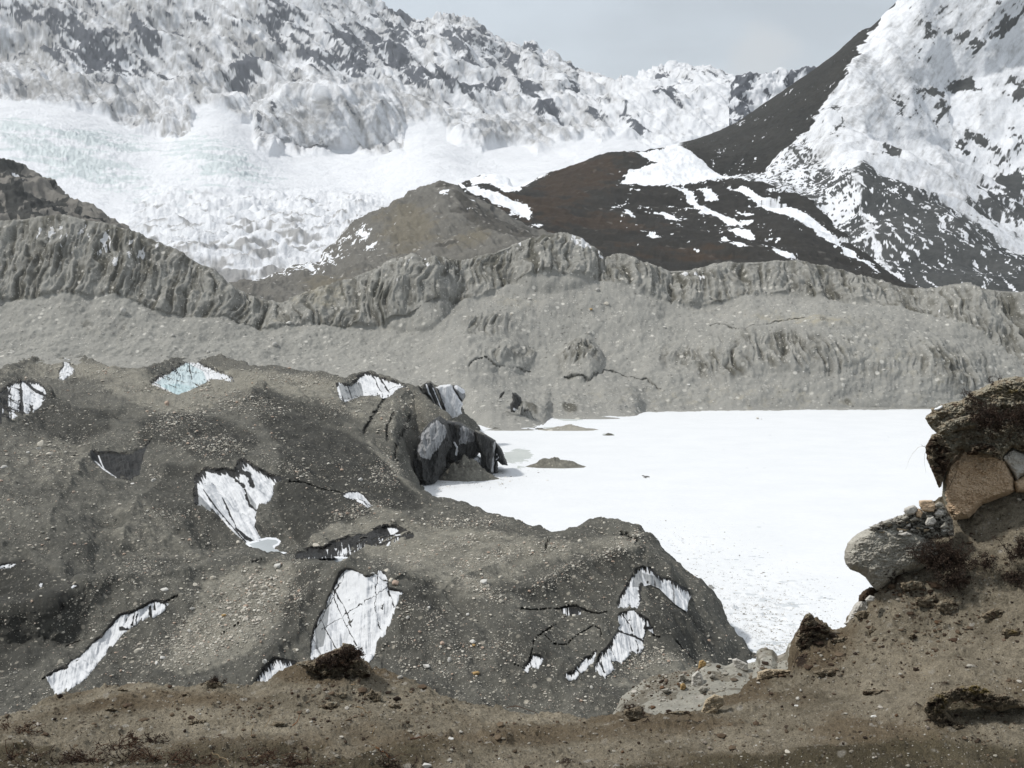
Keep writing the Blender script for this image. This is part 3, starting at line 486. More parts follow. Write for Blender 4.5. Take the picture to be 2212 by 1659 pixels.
# ------------------------------------------------------------------ debris-covered glacier
def P500(q): return Z(1250,1330,500,q)
G_c = [
 [(-500,1750,15),(1900,1750,15)],
 [(-500,1560,6),(600,1560,6),(1000,1555,7),(1300,1560,5),(1500,1550,2),(1650,1530,-3),(1900,1540,-6)],
 [(-500,1420,8),(100,1400,9),(350,1380,12),(600,1370,13),(680,1440,10),(750,1440,9.5),(830,1420,11),(900,1360,15),(1100,1350,14),(1300,1360,12.5),(1450,1380,9),(1550,1440,2.5),(1620,1480,-3),(1900,1500,-6)],
 [(-500,1340,15),(0,1325,16),(100,1310,17),(180,1278,18),(250,1262,18.5),(330,1243,19),(400,1226,19.5),(450,1216,19),(520,1213,18.5),(600,1216,17),(640,1217,17.5),(680,1215,20),(740,1222,22),(790,1226,23),(860,1232,22.5),(900,1228,21),(960,1232,19),(1100,1232,18),(1250,1218,19),(1350,1203,20.5),(1400,1208,20),(1450,1236,17),(1500,1278,12.5),(1570,1373,5),(1614,1426,-1),(1900,1450,-6)],
 [(-500,1300,6),(0,1300,6),(100,1290,6.5),(300,1250,7.3),(450,1226,7.4),(540,1211,7.6),(620,1212,7.6),(700,1214,7.6),(800,1200,11),(900,1195,16),(1000,1192,17.5),(1100,1197,17.5),(1200,1182,19.5),(1300,1167,21.5),(1370,1152,23.6),(1410,1172,21.5),(1450,1226,16.7),(1500,1270,12.1),(1570,1370,3.5),(1614,1428,-3),(1900,1450,-8)],
 [(-500,1280,6.5),(0,1262,6.5),(60,1230,9),(130,1222,11),(200,1235,7),(400,1202,7.4),(540,1176,7.6),(615,1172,7.6),(700,1199,7.6),(760,1196,8.5),(880,1162,11),(1000,1165,15.5),(1100,1165,16.5),(1190,1164,17.5),(1240,1153,19),(1300,1152,20.5),(1340,1146,22),(1374,1138,24),(1395,1150,22.5),(1412,1166,19),(1430,1200,13),(1450,1232,8),(1500,1290,0),(1570,1400,-4),(1614,1440,-6),(1900,1460,-9)],
 [(-500,1150,15),(0,1130,16),(200,1110,15.5),(350,1105,15),(450,1095,16),(560,1075,17),(650,1085,16),(700,1085,15.5),(800,1105,14.5),(900,1124,14),(960,1118,14),(1000,1122,13.5),(1050,1128,13.5),(1100,1140,13.2),(1150,1150,13),(1190,1158,12.5),(1220,1156,12),(1300,1170,5),(1374,1180,1),(1450,1250,-2),(1614,1460,-7),(1900,1480,-10)],
 [(-500,1030,20),(0,1010,21),(200,980,21.5),(330,975,21),(450,1004,23),(560,995,24),(600,1000,23.5),(700,1012,21),(800,1034,18),(860,1045,16),(905,1062,13.5),(930,1072,12.5),(960,1078,12.3),(1000,1090,12),(1020,1098,11.8),(1045,1112,11),(1075,1118,10.8),(1100,1130,10),(1130,1142,9),(1160,1151,7),(1190,1160,5),(1300,1210,-3),(1900,1480,-12)],
 [(-500,960,23),(0,950,24),(150,962,20),(300,940,25),(400,932,27),(520,942,25),(650,956,24),(760,962,22),(800,968,20),(840,1000,15),(870,1035,8),(900,1066,0),(930,1082,-3),(1000,1110,-5),(1190,1190,-6),(1900,1500,-15)],
 [(-500,910,29),(0,895,31),(100,900,26),(300,905,27),(520,895,29),(570,872,33),(700,905,27),(800,905,28),(850,935,25),(884,1035,3),(897,1046,-2),(1900,1046,-4)],
 [(-500,845,36),(0,826,39),(50,818,39.5),(75,822,39),(100,836,37),(150,878,30),(250,878,30),(330,862,32.5),(400,878,30),(450,878,30),(520,848,34.5),(550,832,37),(568,822,39),(580,828,38),(610,848,34.5),(680,862,32.5),(740,870,32),(770,862,33),(800,852,34.5),(850,842,36),(880,834,37.5),(900,842,36),(925,862,33),(950,880,29),(970,902,25),(985,945,10),(1000,1010,-3),(1090,1030,-4),(1900,1060,-5)],
 [(-500,870,29),(0,860,30),(150,874,28),(250,852,30),(350,852,28.5),(450,860,28),(570,866,28),(700,872,27.5),(800,868,28),(900,884,24),(965,910,17),(1000,945,2.5),(1030,945,-3),(1900,960,-5)],
 [(-500,800,41),(-100,795,41),(0,797,41),(60,777,43),(90,768,43.5),(110,762,44),(135,766,44),(165,761,44.2),(200,777,43),(240,795,41.5),(320,797,41),(360,778,43.5),(395,762,45),(430,757,45.5),(470,766,44.5),(520,782,43),(560,794,42),(640,800,41),(720,812,40),(745,815,40),(780,805,41),(800,806,41),(840,816,39.5),(870,826,38),(895,838,36),(920,830,35),(950,832,34),(985,862,26),(1010,905,10),(1040,930,-1),(1120,930,-2),(1300,925,-3),(1900,890,-4)],
 [(-500,830,33),(600,825,33),(900,860,26),(1000,905,8),(1040,935,-3),(1900,910,-6)]]
G = Land([(c, 'z') for c in G_c], -460, 1800, 1.75, [22, 90, 80, 12, 34, 84, 70, 40, 44, 52, 8, 40, 8], sm=2, hs=1)
IC = {
 'striped': [(-60, 780 + 90), (-10, 858 - 2)] + Z(0,880,500,[(40,300),(120,250),(200,228),(270,215),(330,225),(420,240),(480,290),(520,380),(490,410),(475,450),(420,510),(320,590),(270,585),(160,630),(80,645),(0,715)]) + [(-60, 930)],
 'sliver': Z(0,500,1000,[(345,815),(375,795),(380,830),(370,850),(400,880),(405,905),(340,945),(318,945),(320,900),(345,870)]),
 'blue': Z(0,500,1000,[(805,970),(860,925),(930,890),(1000,845),(1035,828),(1100,860),(1180,895),(1260,930),(1262,960),(1200,945),(1150,940),(1090,970),(1030,1000),(960,1025),(900,1005),(850,980)]),
 'ridge': Z(800,550,1000,[(45,860),(60,840),(100,860),(130,855),(170,815),(210,795),(260,810),(330,835),(390,850),(430,870),(380,880),(330,930),(300,935),(260,920),(180,920),(130,945),(90,955),(60,930)]),
 'pit': Z(0,880,500,[(970,980),(1040,975),(1060,1005),(1200,990),(1390,1000),(1470,960),(1570,930),(1620,850),(1600,920),(1540,1040),(1520,1150),(1520,1250),(1390,1315),(1330,1300),(1230,1260),(1130,1190),(1020,1110),(985,1040)]),
 'heart': Z(400,1080,600,[(270,320),(345,250),(400,230),(480,245),(560,230),(640,260),(665,170),(720,150),(790,190),(880,250),(980,295),(1080,305),(1090,330),(1040,350),(1000,370),(990,440),(960,520),(920,555),(860,550),(840,600),(825,650),(835,760),(880,870),(860,890),(800,895),(740,905),(640,820),(560,740),(490,650),(380,600),(270,550)]),
 'arc': Z(400,1080,600,[(1600,470),(1660,440),(1740,435),(1800,460),(1880,570),(1840,600),(1790,560),(1720,520),(1640,500)]),
 'ledge': Z(700,1125,1000,[(45,525),(60,500),(130,465),(200,470),(250,440),(340,400),(430,385),(530,350),(600,350),(690,400),(690,425),(640,435),(560,460),(500,470),(430,460),(360,500),(300,525),(220,525),(100,530)]),
 'tall': Z(700,1125,1000,[(130,1000),(150,900),(200,800),(240,700),(280,610),(320,580),(360,585),(400,600),(430,625),(470,610),(500,580),(540,620),(560,690),(630,708),(600,760),(580,830),(550,900),(540,940),(500,960),(480,1040),(440,1100),(380,1080),(300,1080),(130,1080)]),
 'diagonal': Z(0,1400,600,[(415,930),(500,880),(590,840),(650,780),(750,710),(850,610),(930,545),(1040,410),(1080,370),(1200,345),(1300,295),(1390,245),(1480,260),(1530,260),(1480,340),(1370,410),(1340,390),(1240,460),(1180,490),(1090,560),(1050,610),(990,690),(920,760),(830,880),(770,950),(650,1030),(550,1100),(495,1120),(460,1050),(430,970)]),
 'low': Z(0,1125,1000,[(1360,1210),(1400,1140),(1450,1100),(1480,1060),(1540,1075),(1600,1085),(1660,1105),(1640,1150),(1500,1190),(1450,1230),(1400,1235)]),
 'arch': P500([(1125,640),(1160,580),(1240,440),(1310,310),(1340,260),(1420,230),(1510,240),(1540,310),(1620,350),(1720,370),(1820,440),(1900,480),(1930,560),(1900,620),(1890,725),(1760,640),(1700,580),(1600,480),(1500,430),(1410,450),(1400,560),(1390,620),(1350,690),(1250,670),(1220,690),(1130,680)]),
 'torn': P500([(1150,740),(1260,700),(1330,690),(1400,760),(1480,810),(1520,900),(1530,960),(1440,900),(1430,1000),(1420,1100),(1380,1170),(1290,1180),(1190,1290),(1130,1250),(1080,1260),(1110,1350),(1030,1400),(1000,1440),(890,1370),(890,1300),(950,1180),(1020,1130),(1080,1010),(1130,920),(1160,860),(1140,800)]),
 'curl': P500([(690,1310),(790,1220),(860,1200),(900,1140),(930,1160),(880,1250),(800,1360),(730,1400),(700,1460),(620,1480),(570,1430),(580,1380),(680,1370)]),
 'corner': P500([(180,1260),(220,1180),(330,1200),(340,1230),(280,1350),(230,1320),(190,1330),(180,1390),(100,1340),(120,1300)]),
 'bit': Z(0,1400,600,[(605,88),(640,84),(690,100),(740,135),(730,152),(680,142),(635,128)]),
 'bit2': Z(0,1400,600,[(535,190),(560,178),(600,188),(606,212),(570,222)]),
 'bit3': Z(0,1400,600,[(545,290),(565,282),(580,300),(578,340),(558,355),(546,330)]),
 'bit4': Z(0,1400,600,[(352,105),(365,82),(388,84),(385,112),(362,124)]),
 'rim': [(-30,1218)] + Z(0,1125,1000,[(0,568),(45,556),(92,556),(60,582),(0,584)]) + [(-30,1224)],
 'lens': P500([(540,690),(600,670),(700,670),(770,700),(750,750),(640,765),(570,760),(530,730)]),
}
POND = {'pond_a': Z(400,1080,600,[(745,910),(880,875),(930,862),(1010,868),(1045,890),(1030,918),(990,935),(1000,950),(1060,975),(1098,990),(1040,1005),(1000,1030),(940,1034),(880,1014),(800,955)]),
        'pond_b': Z(700,1125,1000,[(85,532),(200,520),(345,526),(325,545),(230,554),(100,547)]),
        'pond_c': Z(700,1125,1000,[(690,585),(740,580),(770,605),(860,605),(850,622),(790,628),(740,610),(700,600)])}
CR = [(P500([(100,690),(160,700),(290,700),(400,690),(540,690),(600,665),(700,665),(820,720),(940,745),(1050,710)]), 2.2),
      (P500([(480,850),(370,920),(260,990),(210,1150),(180,1290)]), 1.6), (P500([(270,970),(350,970),(440,1060),(560,1080),(650,1010),(800,920),(900,880),(960,920),(965,990)]), 1.6),
      (P500([(1770,1040),(1880,1160),(2000,1290)]), 1.8), (P500([(0,1280),(110,1320),(180,1390)]), 1.5), (P500([(1520,900),(1530,980),(1600,1000)]), 1.5),
      (Z(900,880,600,[(140,335),(80,450),(0,560),(-40,650)]), 6.5), (Z(900,880,600,[(225,470),(180,560),(160,640),(170,730)]), 4.5), (Z(900,880,600,[(365,500),(340,600),(290,680),(240,790)]), 5.5),
      (Z(900,880,600,[(240,790),(230,850),(260,910)]), 2), (Z(0,1400,600,[(1600,200),(1500,250)]), 2), (Z(0,1400,600,[(2170,430),(2050,490),(1960,570)]), 1.3),
      (Z(0,1400,600,[(380,950),(415,930)]), 1.5), (Z(0,1400,600,[(590,660),(720,600)]), 1.3), (Z(400,1080,600,[(760,1090),(930,1030)]), 1.3), (Z(0,880,500,[(1570,930),(1640,840)]), 2),
      (Z(700,1125,1000,[(1400,470),(1420,430)]), 3), (Z(700,1125,1000,[(1800,390),(1890,430)]), 8), (Z(400,1080,600,[(1100,355),(1260,360),(1420,420),(1600,450)]), 1.2)]
W = G.W; x, y = G.px.copy(), G.py.copy()
n1 = fbm(W / 34, 5, .55, 201); n2 = fbm(W / 9, 4, .55, 203); rd = fbm(W / stack(40, 60, 40), 4, .5, 205, ridge=True)
edge = 1 - .0 * x
am = ss(0, .9, G.k) * ss(13, 12.2, G.k)
near = ss(4.2, 3.4, G.k)
rd2 = fbm(stack((W[..., 0] + W[..., 1] * .5) / 12, (W[..., 1] - W[..., 0] * .5) / 50, W[..., 2] / 60), 4, .55, 206, ridge=True)
RDG = [([(950,1290),(1010,1255),(1100,1215),(1200,1185),(1340,1145)],9),([(1060,1310),(1180,1280),(1290,1220),(1390,1180),(1440,1230)],11),([(520,900),(568,830),(640,862),(740,887)],10),([(330,935),(430,925),(560,945),(700,960)],8),([(640,1390),(700,1280),(760,1225)],9),([(560,1480),(650,1360),(700,1290)],7),([(860,1235),(960,1290),(1010,1330)],-9),([(-40,1215),(60,1200),(110,1225),(200,1300)],5),([(380,1010),(300,1100),(260,1190)],7),([(200,980),(130,1080),(100,1180)],8),([(860,860),(880,960),(900,1040)],8),([(780,1190),(960,1150),(1100,1140)],6),([(0,920),(160,905),(300,930)],7),([(640,870),(760,930),(860,1000)],6),([(240,1265),(150,1360),(60,1440)],7),([(1440,1240),(1500,1330),(1540,1440)],6),([(800,1260),(900,1330),(960,1420)],5),([(420,1010),(520,1100),(600,1170)],-5)]
wx0 = fbm(W / 18, 4, .55, 212) * 9; rl = np.zeros(x.shape)
for q, a_ in RDG: rl += a_ * np.exp(-ldist([(u_, v_ * 1.5) for u_, v_ in q], x + wx0, (y + wx0 * .6) * 1.5) / 15)
rl *= G.Y / FOC * ((G.py <= np.minimum.accumulate(G.py, 0) + 6))
hm = fbm(stack((W[..., 0] * .8 + W[..., 1] * .6) / 26, (W[..., 1] * .8 - W[..., 0] * .6) / 60, W[..., 2] / 60), 4, .5, 208, ridge=True)
G.push(am * (rl * 1.7 + n1 * 1.5 + rd * 1.5 + hm * 2.0 + rd2 * .8 + n2 * .6 + fbm(W / 2.6, 3, .6, 207) * .3))
G.done(); x, y = G.px.copy(), G.py.copy()
vis = G.py <= G.run + .6
G0 = (G.W.copy(), G.N.copy())
sdI = np.full(x.shape, 99.); sdR = sdI.copy()
jag = n2 * 2.2 + fbm(W / 2.2, 3, .6, 209) * 1.6
for nme, q in IC.items():
    s_ = sdf(q, x + jag, y + jag * .6); sdI = np.minimum(sdI, s_); sdR = np.minimum(sdR, np.maximum(s_, sdf(q, x + jag, y + 8)))
cut = vis & (sdI < 1)
rec = np.where(vis, ss(2, -3, sdI) * .0008 + ss(2, -8, sdR) * .0062, 0)
_dir = G.W - np.array([0, 0, EYE])
cd_ = np.zeros(x.shape)
cwn = np.clip(.75 + .8 * fbm(W / 4, 3, .6, 213), .15, 1.7)
for q, wd in CR: cd_ = np.maximum(cd_, ss(1, .25, ldist(q, x + jag * .9, y + jag * .8) / (wd * cwn)))
cd_ = np.where(vis, cd_, 0)
Gtop = G.W.copy()
G.W = G.W + _dir * (rec + cd_ * .008)[..., None]
# meltwater levels
pz = {}
for nme, q in POND.items():
    s_ = sdf(q, x, y); inn = vis & (s_ < 0); inn = inn & (G.k > 3.6) & (G.k < 6); pz[nme] = float(np.percentile(G.W[..., 2][inn], 35)) if inn.any() else 8
    f = ss(3, -2, s_) * ((G.k > 3.5) & (G.k < 5.9)); G.W[..., 2] = np.minimum(G.W[..., 2], G.W[..., 2] * (1 - f) + (pz[nme] - .5) * f)
n9 = fbm(W / 3.2, 4, .6, 211)
RUB = [(560,1290,110,60,-10,1),(430,1380,120,50,-20,.9),(500,1340,90,60,0,.9),(640,1210,60,16,0,.6),(900,1230,40,14,30,.8),(450,960,120,30,10,.7),(520,870,120,26,10,.8),(640,820,120,16,4,.8),(380,900,60,26,-20,.9),(740,880,60,30,0,.6),(830,1010,40,40,20,1),(850,900,50,50,0,.6),(200,800,100,16,0,.7),(320,1000,60,20,30,.6),(620,1010,60,10,20,.7),(350,1110,60,20,0,.6),(780,1100,80,20,-10,.9),(1000,1130,120,16,0,.8),(960,1180,140,14,-16,.9),(1080,1200,160,20,-10,.8),(1040,1270,80,18,26,.9),(1200,1240,90,20,-30,.7),(1340,1180,70,20,-30,.8),(300,1220,120,30,-20,.5),(100,1000,80,40,0,.5),(40,1080,80,30,0,.5),(1400,1430,90,24,-10,.8),(900,1320,70,30,10,.5),(1000,1420,160,60,0,.45),(640,1280,90,50,-10,.6),(330,840,150,12,0,.5)]
def polyw(L, wx, wy, soft):
    r = np.zeros(x.shape)
    for q, wt in L: r = np.maximum(r, wt * ss(soft, -soft, sdf(q, x + wx, y + wy)))
    return r
wx = n1 * 14 + rd2 * 9 + n2 * 5; wy = n1 * 8 + n2 * 4 + rd2 * 3
RP = [([(430,1250),(520,1215),(640,1215),(650,1260),(600,1340),(520,1420),(400,1460),(330,1440),(400,1350)],1),([(200,830),(400,800),(560,800),(740,820),(740,868),(640,860),(590,850),(520,850),(440,880),(400,900),(300,880)],.9),([(770,1130),(900,1125),(1080,1150),(1200,1165),(1380,1150),(1390,1190),(1250,1200),(1130,1230),(1030,1290),(960,1240),(860,1220),(780,1200)],.8),([(790,940),(860,1000),(900,1060),(850,1040),(800,990)],1),([(0,800),(120,765),(330,800),(330,830),(100,820),(0,820)],.8),([(220,1080),(330,1080),(420,1160),(540,1190),(430,1220),(300,1200),(220,1150)],.5),([(1350,1440),(1450,1400),(1560,1430),(1400,1500),(1300,1480)],.7),([(0,950),(180,940),(230,1010),(120,1060),(0,1040)],.5),([(740,850),(890,840),(930,890),(840,940),(760,910)],.6),([(660,1140),(820,1090),(900,1110),(760,1170),(660,1190)],.7),([(820,1190),(1000,1220),(1060,1300),(980,1300),(900,1250)],.7),([(1100,1180),(1180,1210),(1110,1260),(1000,1310),(960,1300)],.6),([(250,1290),(330,1250),(430,1225),(400,1260),(300,1300)],.5)]
DP = [([(560,900),(640,905),(740,930),(800,965),(850,1020),(900,1070),(940,1090),(880,1110),(800,1085),(740,1060),(660,1050),(610,1010),(600,960)],1),([(300,905),(380,890),(480,900),(560,940),(540,990),(430,1000),(380,960),(300,960)],.9),([(600,1010),(700,1040),(780,1080),(800,1110),(700,1140),(650,1180),(620,1160),(590,1100)],1),([(60,850),(110,845),(160,880),(260,890),(240,930),(160,960),(60,930),(30,920),(70,890)],.8),([(-40,1230),(60,1205),(100,1225),(200,1300),(180,1370),(80,1440),(-40,1480)],.7),([(640,1230),(700,1215),(690,1300),(640,1390),(560,1470),(520,1480),(600,1360)],.7),([(540,860),(568,828),(620,860),(740,885),(745,930),(650,920),(560,900)],.8),([(870,1280),(940,1250),(960,1330),(900,1400),(850,1400)],.6),([(1060,1270),(1200,1230),(1330,1180),(1400,1200),(1320,1300),(1180,1310)],.55),([(1400,1270),(1480,1300),(1560,1390),(1500,1430),(1420,1400)],.6),([(330,1000),(430,1010),(430,1080),(540,1180),(420,1190),(330,1100)],.5),([(1060,1340),(1200,1350),(1180,1480),(1080,1490)],.45),([(200,1260),(380,1210),(420,1215),(250,1275),(120,1310)],.5),([(500,1440),(700,1480),(900,1500),(600,1520)],.4)]
rub = ss(.15, .95, polyw(RP, wx, wy, 14) * .9 + n9 * .3 + rd2 * .1 + n1 * .12)
DKP = [(700,920,200,60,12,.9),(330,1060,160,70,0,.7),(330,1010,60,50,0,.9),(650,1100,70,50,0,.9),(100,1080,120,60,0,.35),(60,1250,110,60,10,1),(60,1400,120,60,0,.6),(500,960,80,50,20,.7),(250,900,80,40,0,.6),(780,960,80,40,10,.9),(860,1050,70,40,30,.8),(880,1090,70,30,20,.5),(240,1150,200,60,0,.4),(620,1330,60,80,-30,.6),(520,1450,160,26,0,.5),(1140,1400,200,60,0,.3),(1480,1360,60,60,30,.5),(880,1290,50,50,0,.3)]
drk = np.clip(.12 + polyw(DP, wx, wy, 8) * .85 + n1 * .14 - rd2 * .16 - hm * .08, 0, 1)
drk = np.maximum(drk, ss(.1, .8, cd_) * 1.0)
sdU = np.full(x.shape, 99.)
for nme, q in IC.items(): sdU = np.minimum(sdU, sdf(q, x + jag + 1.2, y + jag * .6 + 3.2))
shade_or_wet = np.where(vis, ss(2.2, -1, sdU) * ss(-.5, .4, n2 + .1) * .85, 0)  # overhang shade painted as a dark, broken band above each ice face
white = ss(.46, .58, blobs(x, y, [(60,1270,30,8,0,.2),(150,1265,16,6,20,.35),(130,1290,14,10,0,.3),(110,1370,60,12,-20,.2),(10,1215,40,6,10,.35)]) * vis + n9 * .42)
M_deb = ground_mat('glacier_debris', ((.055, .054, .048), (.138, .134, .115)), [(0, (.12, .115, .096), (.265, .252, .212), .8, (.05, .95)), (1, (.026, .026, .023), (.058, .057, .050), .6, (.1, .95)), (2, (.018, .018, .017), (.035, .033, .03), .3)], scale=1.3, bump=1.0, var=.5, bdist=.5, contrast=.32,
    speck=[(1.0, .80, (.40, .37, .31), .8), (2.2, .78, (.36, .34, .29), .7), (1.7, .85, (.02, .02, .018), .6)])
G.build('debris_glacier', M_deb, (rub * (1 - .75 * drk), drk, shade_or_wet))
GW = G.W.copy()

def body(name, poly, Yf, thick, rad, mat, step=.9, parent=None, jag=1.0, nz=None, masks=None, back=None, origin=None, sh=1.0, seed=0, flat=0.0):
    """closed rounded solid whose outline is poly; Yf(x, y) depth of its middle surface, thick half-thickness in metres"""
    p = np.array(poly); x0, y0 = p.min(0) - step; x1, y1 = p.max(0) + step
    xs, ys = np.meshgrid(np.arange(x0, x1 + step, step), np.arange(y0, y1 + step, step))
    Yc = float(np.median(Yf(np.array([p[:, 0].mean()]), np.array([p[:, 1].mean()]))))
    mpx = Yc / FOC                                                # metres per unit
    q = stack(xs, ys, np.float64(seed * 13.0))
    j = fbm(q / (9 * step * jag + 4), 4, .6, seed) * jag * step * 2.0
    s = sdf(poly, xs + j, ys + j * .7); ins = s < 0
    e_ = np.clip(-s / rad, 0, 1); h = np.sqrt(np.clip(1 - (1 - e_) ** 2, 0, 1)) ** sh * (1 - flat) + flat * np.clip(e_ * 3, 0, 1)
    Y0 = Yf(xs, ys); d = nz(xs, ys, s) if nz else 0
    hf = np.clip(np.where(ins, h, 0), 0, 1)
    Yfr = Y0 - (thick * hf + d * np.clip(hf * 3, 0, 1)); Ybk = Y0 + (back if back else thick) * hf + 1e-3 * thick
    i = np.arange(xs.size).reshape(xs.shape)
    F = gridfaces(*xs.shape, keep=ins | (s < step * 1.0))
    Vf = unproj(xs, ys, Yfr).reshape(-1, 3); Vb = unproj(xs, ys, Ybk).reshape(-1, 3); n = len(Vf)
    V = np.concatenate([Vf, Vb]); FF = np.concatenate([F[:, ::-1], F + n])
    mk = masks(xs, ys, s, unproj(xs, ys, Yfr)) if masks else (0 * xs,)
    mk = [np.concatenate([np.broadcast_to(m_, xs.shape).ravel()] * 2) for m_ in mk]
    out_ = compact(V, FF, *mk); V, FF, mk = out_[0], out_[1], out_[2:]
    if origin is None:
        lo = V[np.argmin(V[:, 2])]; origin = (V[:, 0].mean(), V[:, 1].mean(), lo[2]) if parent is None else None
    return mesh(name, V, FF, mat, parent, masks=mk, origin=origin)

# ------------------------------------------------------------------ glacier ice
def ice_mat():
    m = ground_mat('glacier_ice', ((.50, .515, .535), (.64, .65, .665)), [(2, (.34, .44, .46), (.42, .52, .54), .1, (.1, .9)), (1, (.17, .18, .185), (.30, .31, .32), .15, (.1, .9)), (0, (.007, .0075, .008), (.03, .03, .029), .4, (.2, .75))], scale=1.1, bump=.45, var=.10, bdist=.4, rough=.7)
    return m
M_ice = ice_mat()
def ysurf(Wg, Ng):
    sav = G.W, G.N; G.W, G.N = Wg, Ng
    def f(xs, ys):
        w_, _, ok = G.hit(xs.ravel(), ys.ravel()); return w_[:, 1].reshape(xs.shape)
    G.W, G.N = sav; return f
def Ytop(xs, ys):
    G.W = Gtop; w_, n_, ok = G.hit(xs.ravel(), ys.ravel()); G.W = GW
    return w_[:, 1].reshape(xs.shape)
def ice(key, label, ang=90, L=(3, 8), lines=(), grey=(), blue=(), clean=(), seed=1, drip=1.0, group=None, stripes=.35, fl=1.0, cov=0.0, jg=.9):
    """bare ice in the debris slope: ang is the direction the dirt runs down in (degrees, 90 = straight down)"""
    poly = IC[key]; p = np.array(poly); ca, sa = math.cos(R(ang)), math.sin(R(ang))
    def uv(xs, ys): return xs * sa - ys * ca, xs * ca + ys * sa
    def pat(xs, ys, s):
        u, v = uv(xs, ys); ui = np.round(u * 1.0).astype(int); ui -= ui.min(); vt = np.full(ui.max() + 1, 1e9)
        np.minimum.at(vt, ui[s < 0], v[s < 0]); vt = blur(np.where(vt > 1e8, np.nanmedian(v), vt), 1, 0); t = v - vt[ui]
        ln = L[0] + (L[1] - L[0]) * (fbm(stack(u / 3.2, np.float64(seed), v / 400), 3, .7, seed) + .45) * 1.3 * drip
        n_ = fbm(stack(u / 5.0, v / 60., np.float64(seed * 3.1)), 4, .65, seed + 5)
        d = ss(2.0, -2.0, t - ln + n_ * 3); d = np.maximum(d, stripes * 2.0 * ss(.45, .95, n_ + cov))
        d = np.maximum(d, ss(1.6, .4, -s) * ss(.3, -.3, t / 40 - n_ * .8) * .8)
        wg = fbm(stack(xs / 14., ys / 14., np.float64(seed)), 4, .6, seed + 31)
        for q, wd, wt in lines: d = np.maximum(d, wt * ss(1.3, .35, ldist(q, xs + wg * 4, ys + wg * 3) / (wd * np.clip(.9 + wg, .25, 1.8))))
        d = np.maximum(d, .75 * ss(7, 0, -s) * ss(-.1, .7, n_ + wg * .6))
        return u, v, t, n_, d
    def nz(xs, ys, s):
        u, v, t, n_, d = pat(xs, ys, s); m = mpx
        f = fbm(stack(u / 11., v / 90., np.float64(seed)), 3, .5, seed + 9) * 1.8 + n_ * .6
        return f * m * 3.0 * fl - d * m * 1.0
    def mk(xs, ys, s, W_):
        u, v, t, n_, d = pat(xs, ys, s); g = 0 * xs; b = 0 * xs
        for q, wt in grey: g = np.maximum(g, wt * ss(1.5, -1.5, sdf(q, xs + n_ * 2, ys + n_ * 2)))
        for q, wt in blue: b = np.maximum(b, wt * ss(1.5, -1.5, sdf(q, xs + n_, ys + n_)))
        for q in clean: d = d * (1 - .9 * ss(1.5, -1.5, sdf(q, xs + n_ * 3, ys + n_ * 2)))
        g = np.maximum(g, ss(.1, 1.1, fbm(stack(u / 26., v / 50., np.float64(seed * 1.7)), 4, .6, seed + 20)) * .5)
        return d, g, b
    cy = p[:, 1].mean(); Yc = float(np.median(Ytop(p[:, 0], np.array([cy] * len(p))))); mpx = Yc / FOC
    def Yf(xs, ys):
        Y = Ytop(xs, ys); return Y * (1.0003 + .0034 * ss(2, -8, sdf(poly, xs, ys + 8)))
    o = body('ice_exposure', poly, Yf, Yc * .0008, 6, M_ice, step=.8, jag=jg, nz=nz, masks=mk, back=Yc * .012, seed=seed)
    return tag(o, label, 'ice cliff', group)
gI = 'bare ice faces in the debris slope'
T = lambda q: Z(700,1125,1000,q)
ice('tall', 'tall white ice face crossed by thin cracks, behind the brown clod', 90, (1, 4), lines=[(T([(190,915),(320,830),(550,680)]), 1.1, .8), (T([(180,850),(260,1000),(300,1060)]), 1.2, .8), (T([(240,700),(300,850),(380,1000)]), 1.4, .8), (T([(250,680),(330,830),(350,900)]), 1.5, .85), (T([(500,590),(480,700),(480,830),(510,920)]), 1.0, .9), (T([(550,620),(555,720),(580,790)]), 2.2, .9), (T([(520,770),(515,800)]), 2.2, .9), (T([(310,910),(345,880)]), .8, .8), (T([(140,960),(190,1060)]), 3, .5), (T([(420,940),(500,920)]), .7, .5), (T([(400,860),(470,820)]), .6, .5), (T([(320,580),(280,680),(200,830),(150,920),(130,1000)]), 1.6, .8)], grey=[(T([(150,900),(190,820),(250,700),(230,800),(200,1000),(160,1020)]), .9)], seed=3, drip=.4, stripes=.12, fl=.8)
H4 = lambda q: Z(400,1080,600,q)
ice('heart', 'heart-shaped white ice face with black-streaked rim above a small frozen pool', 62, (8, 20), lines=[(H4([(400,250),(480,400),(560,560),(650,770)]), 2.2, .85), (H4([(480,250),(530,380),(600,560)]), 1.2, .7), (H4([(350,420),(480,600),(640,790),(740,900)]), 2.0, .8), (H4([(730,430),(770,560),(830,610)]), 3.5, .8), (H4([(660,780),(740,860),(810,900)]), 3.5, .95), (H4([(280,330),(290,440),(300,550)]), 5, .9), (H4([(670,170),(700,260),(760,300),(800,390)]), 7, .95), (H4([(560,240),(640,330),(720,400)]), 5, .9), (H4([(600,520),(630,580)]), .8, .7)], grey=[(H4([(270,420),(400,560),(450,620),(370,600),(270,540)]), 1), (H4([(740,430),(830,560),(830,640),(780,560)]), .9)], clean=[H4([(820,290),(960,430),(990,380),(985,440),(950,530),(870,555),(820,400)]), H4([(370,260),(520,300),(700,400),(740,560),(830,700),(870,860),(820,880),(700,800),(600,600),(500,450),(400,400)])], seed=5, stripes=.25)
D6 = lambda q: Z(0,1400,600,q)
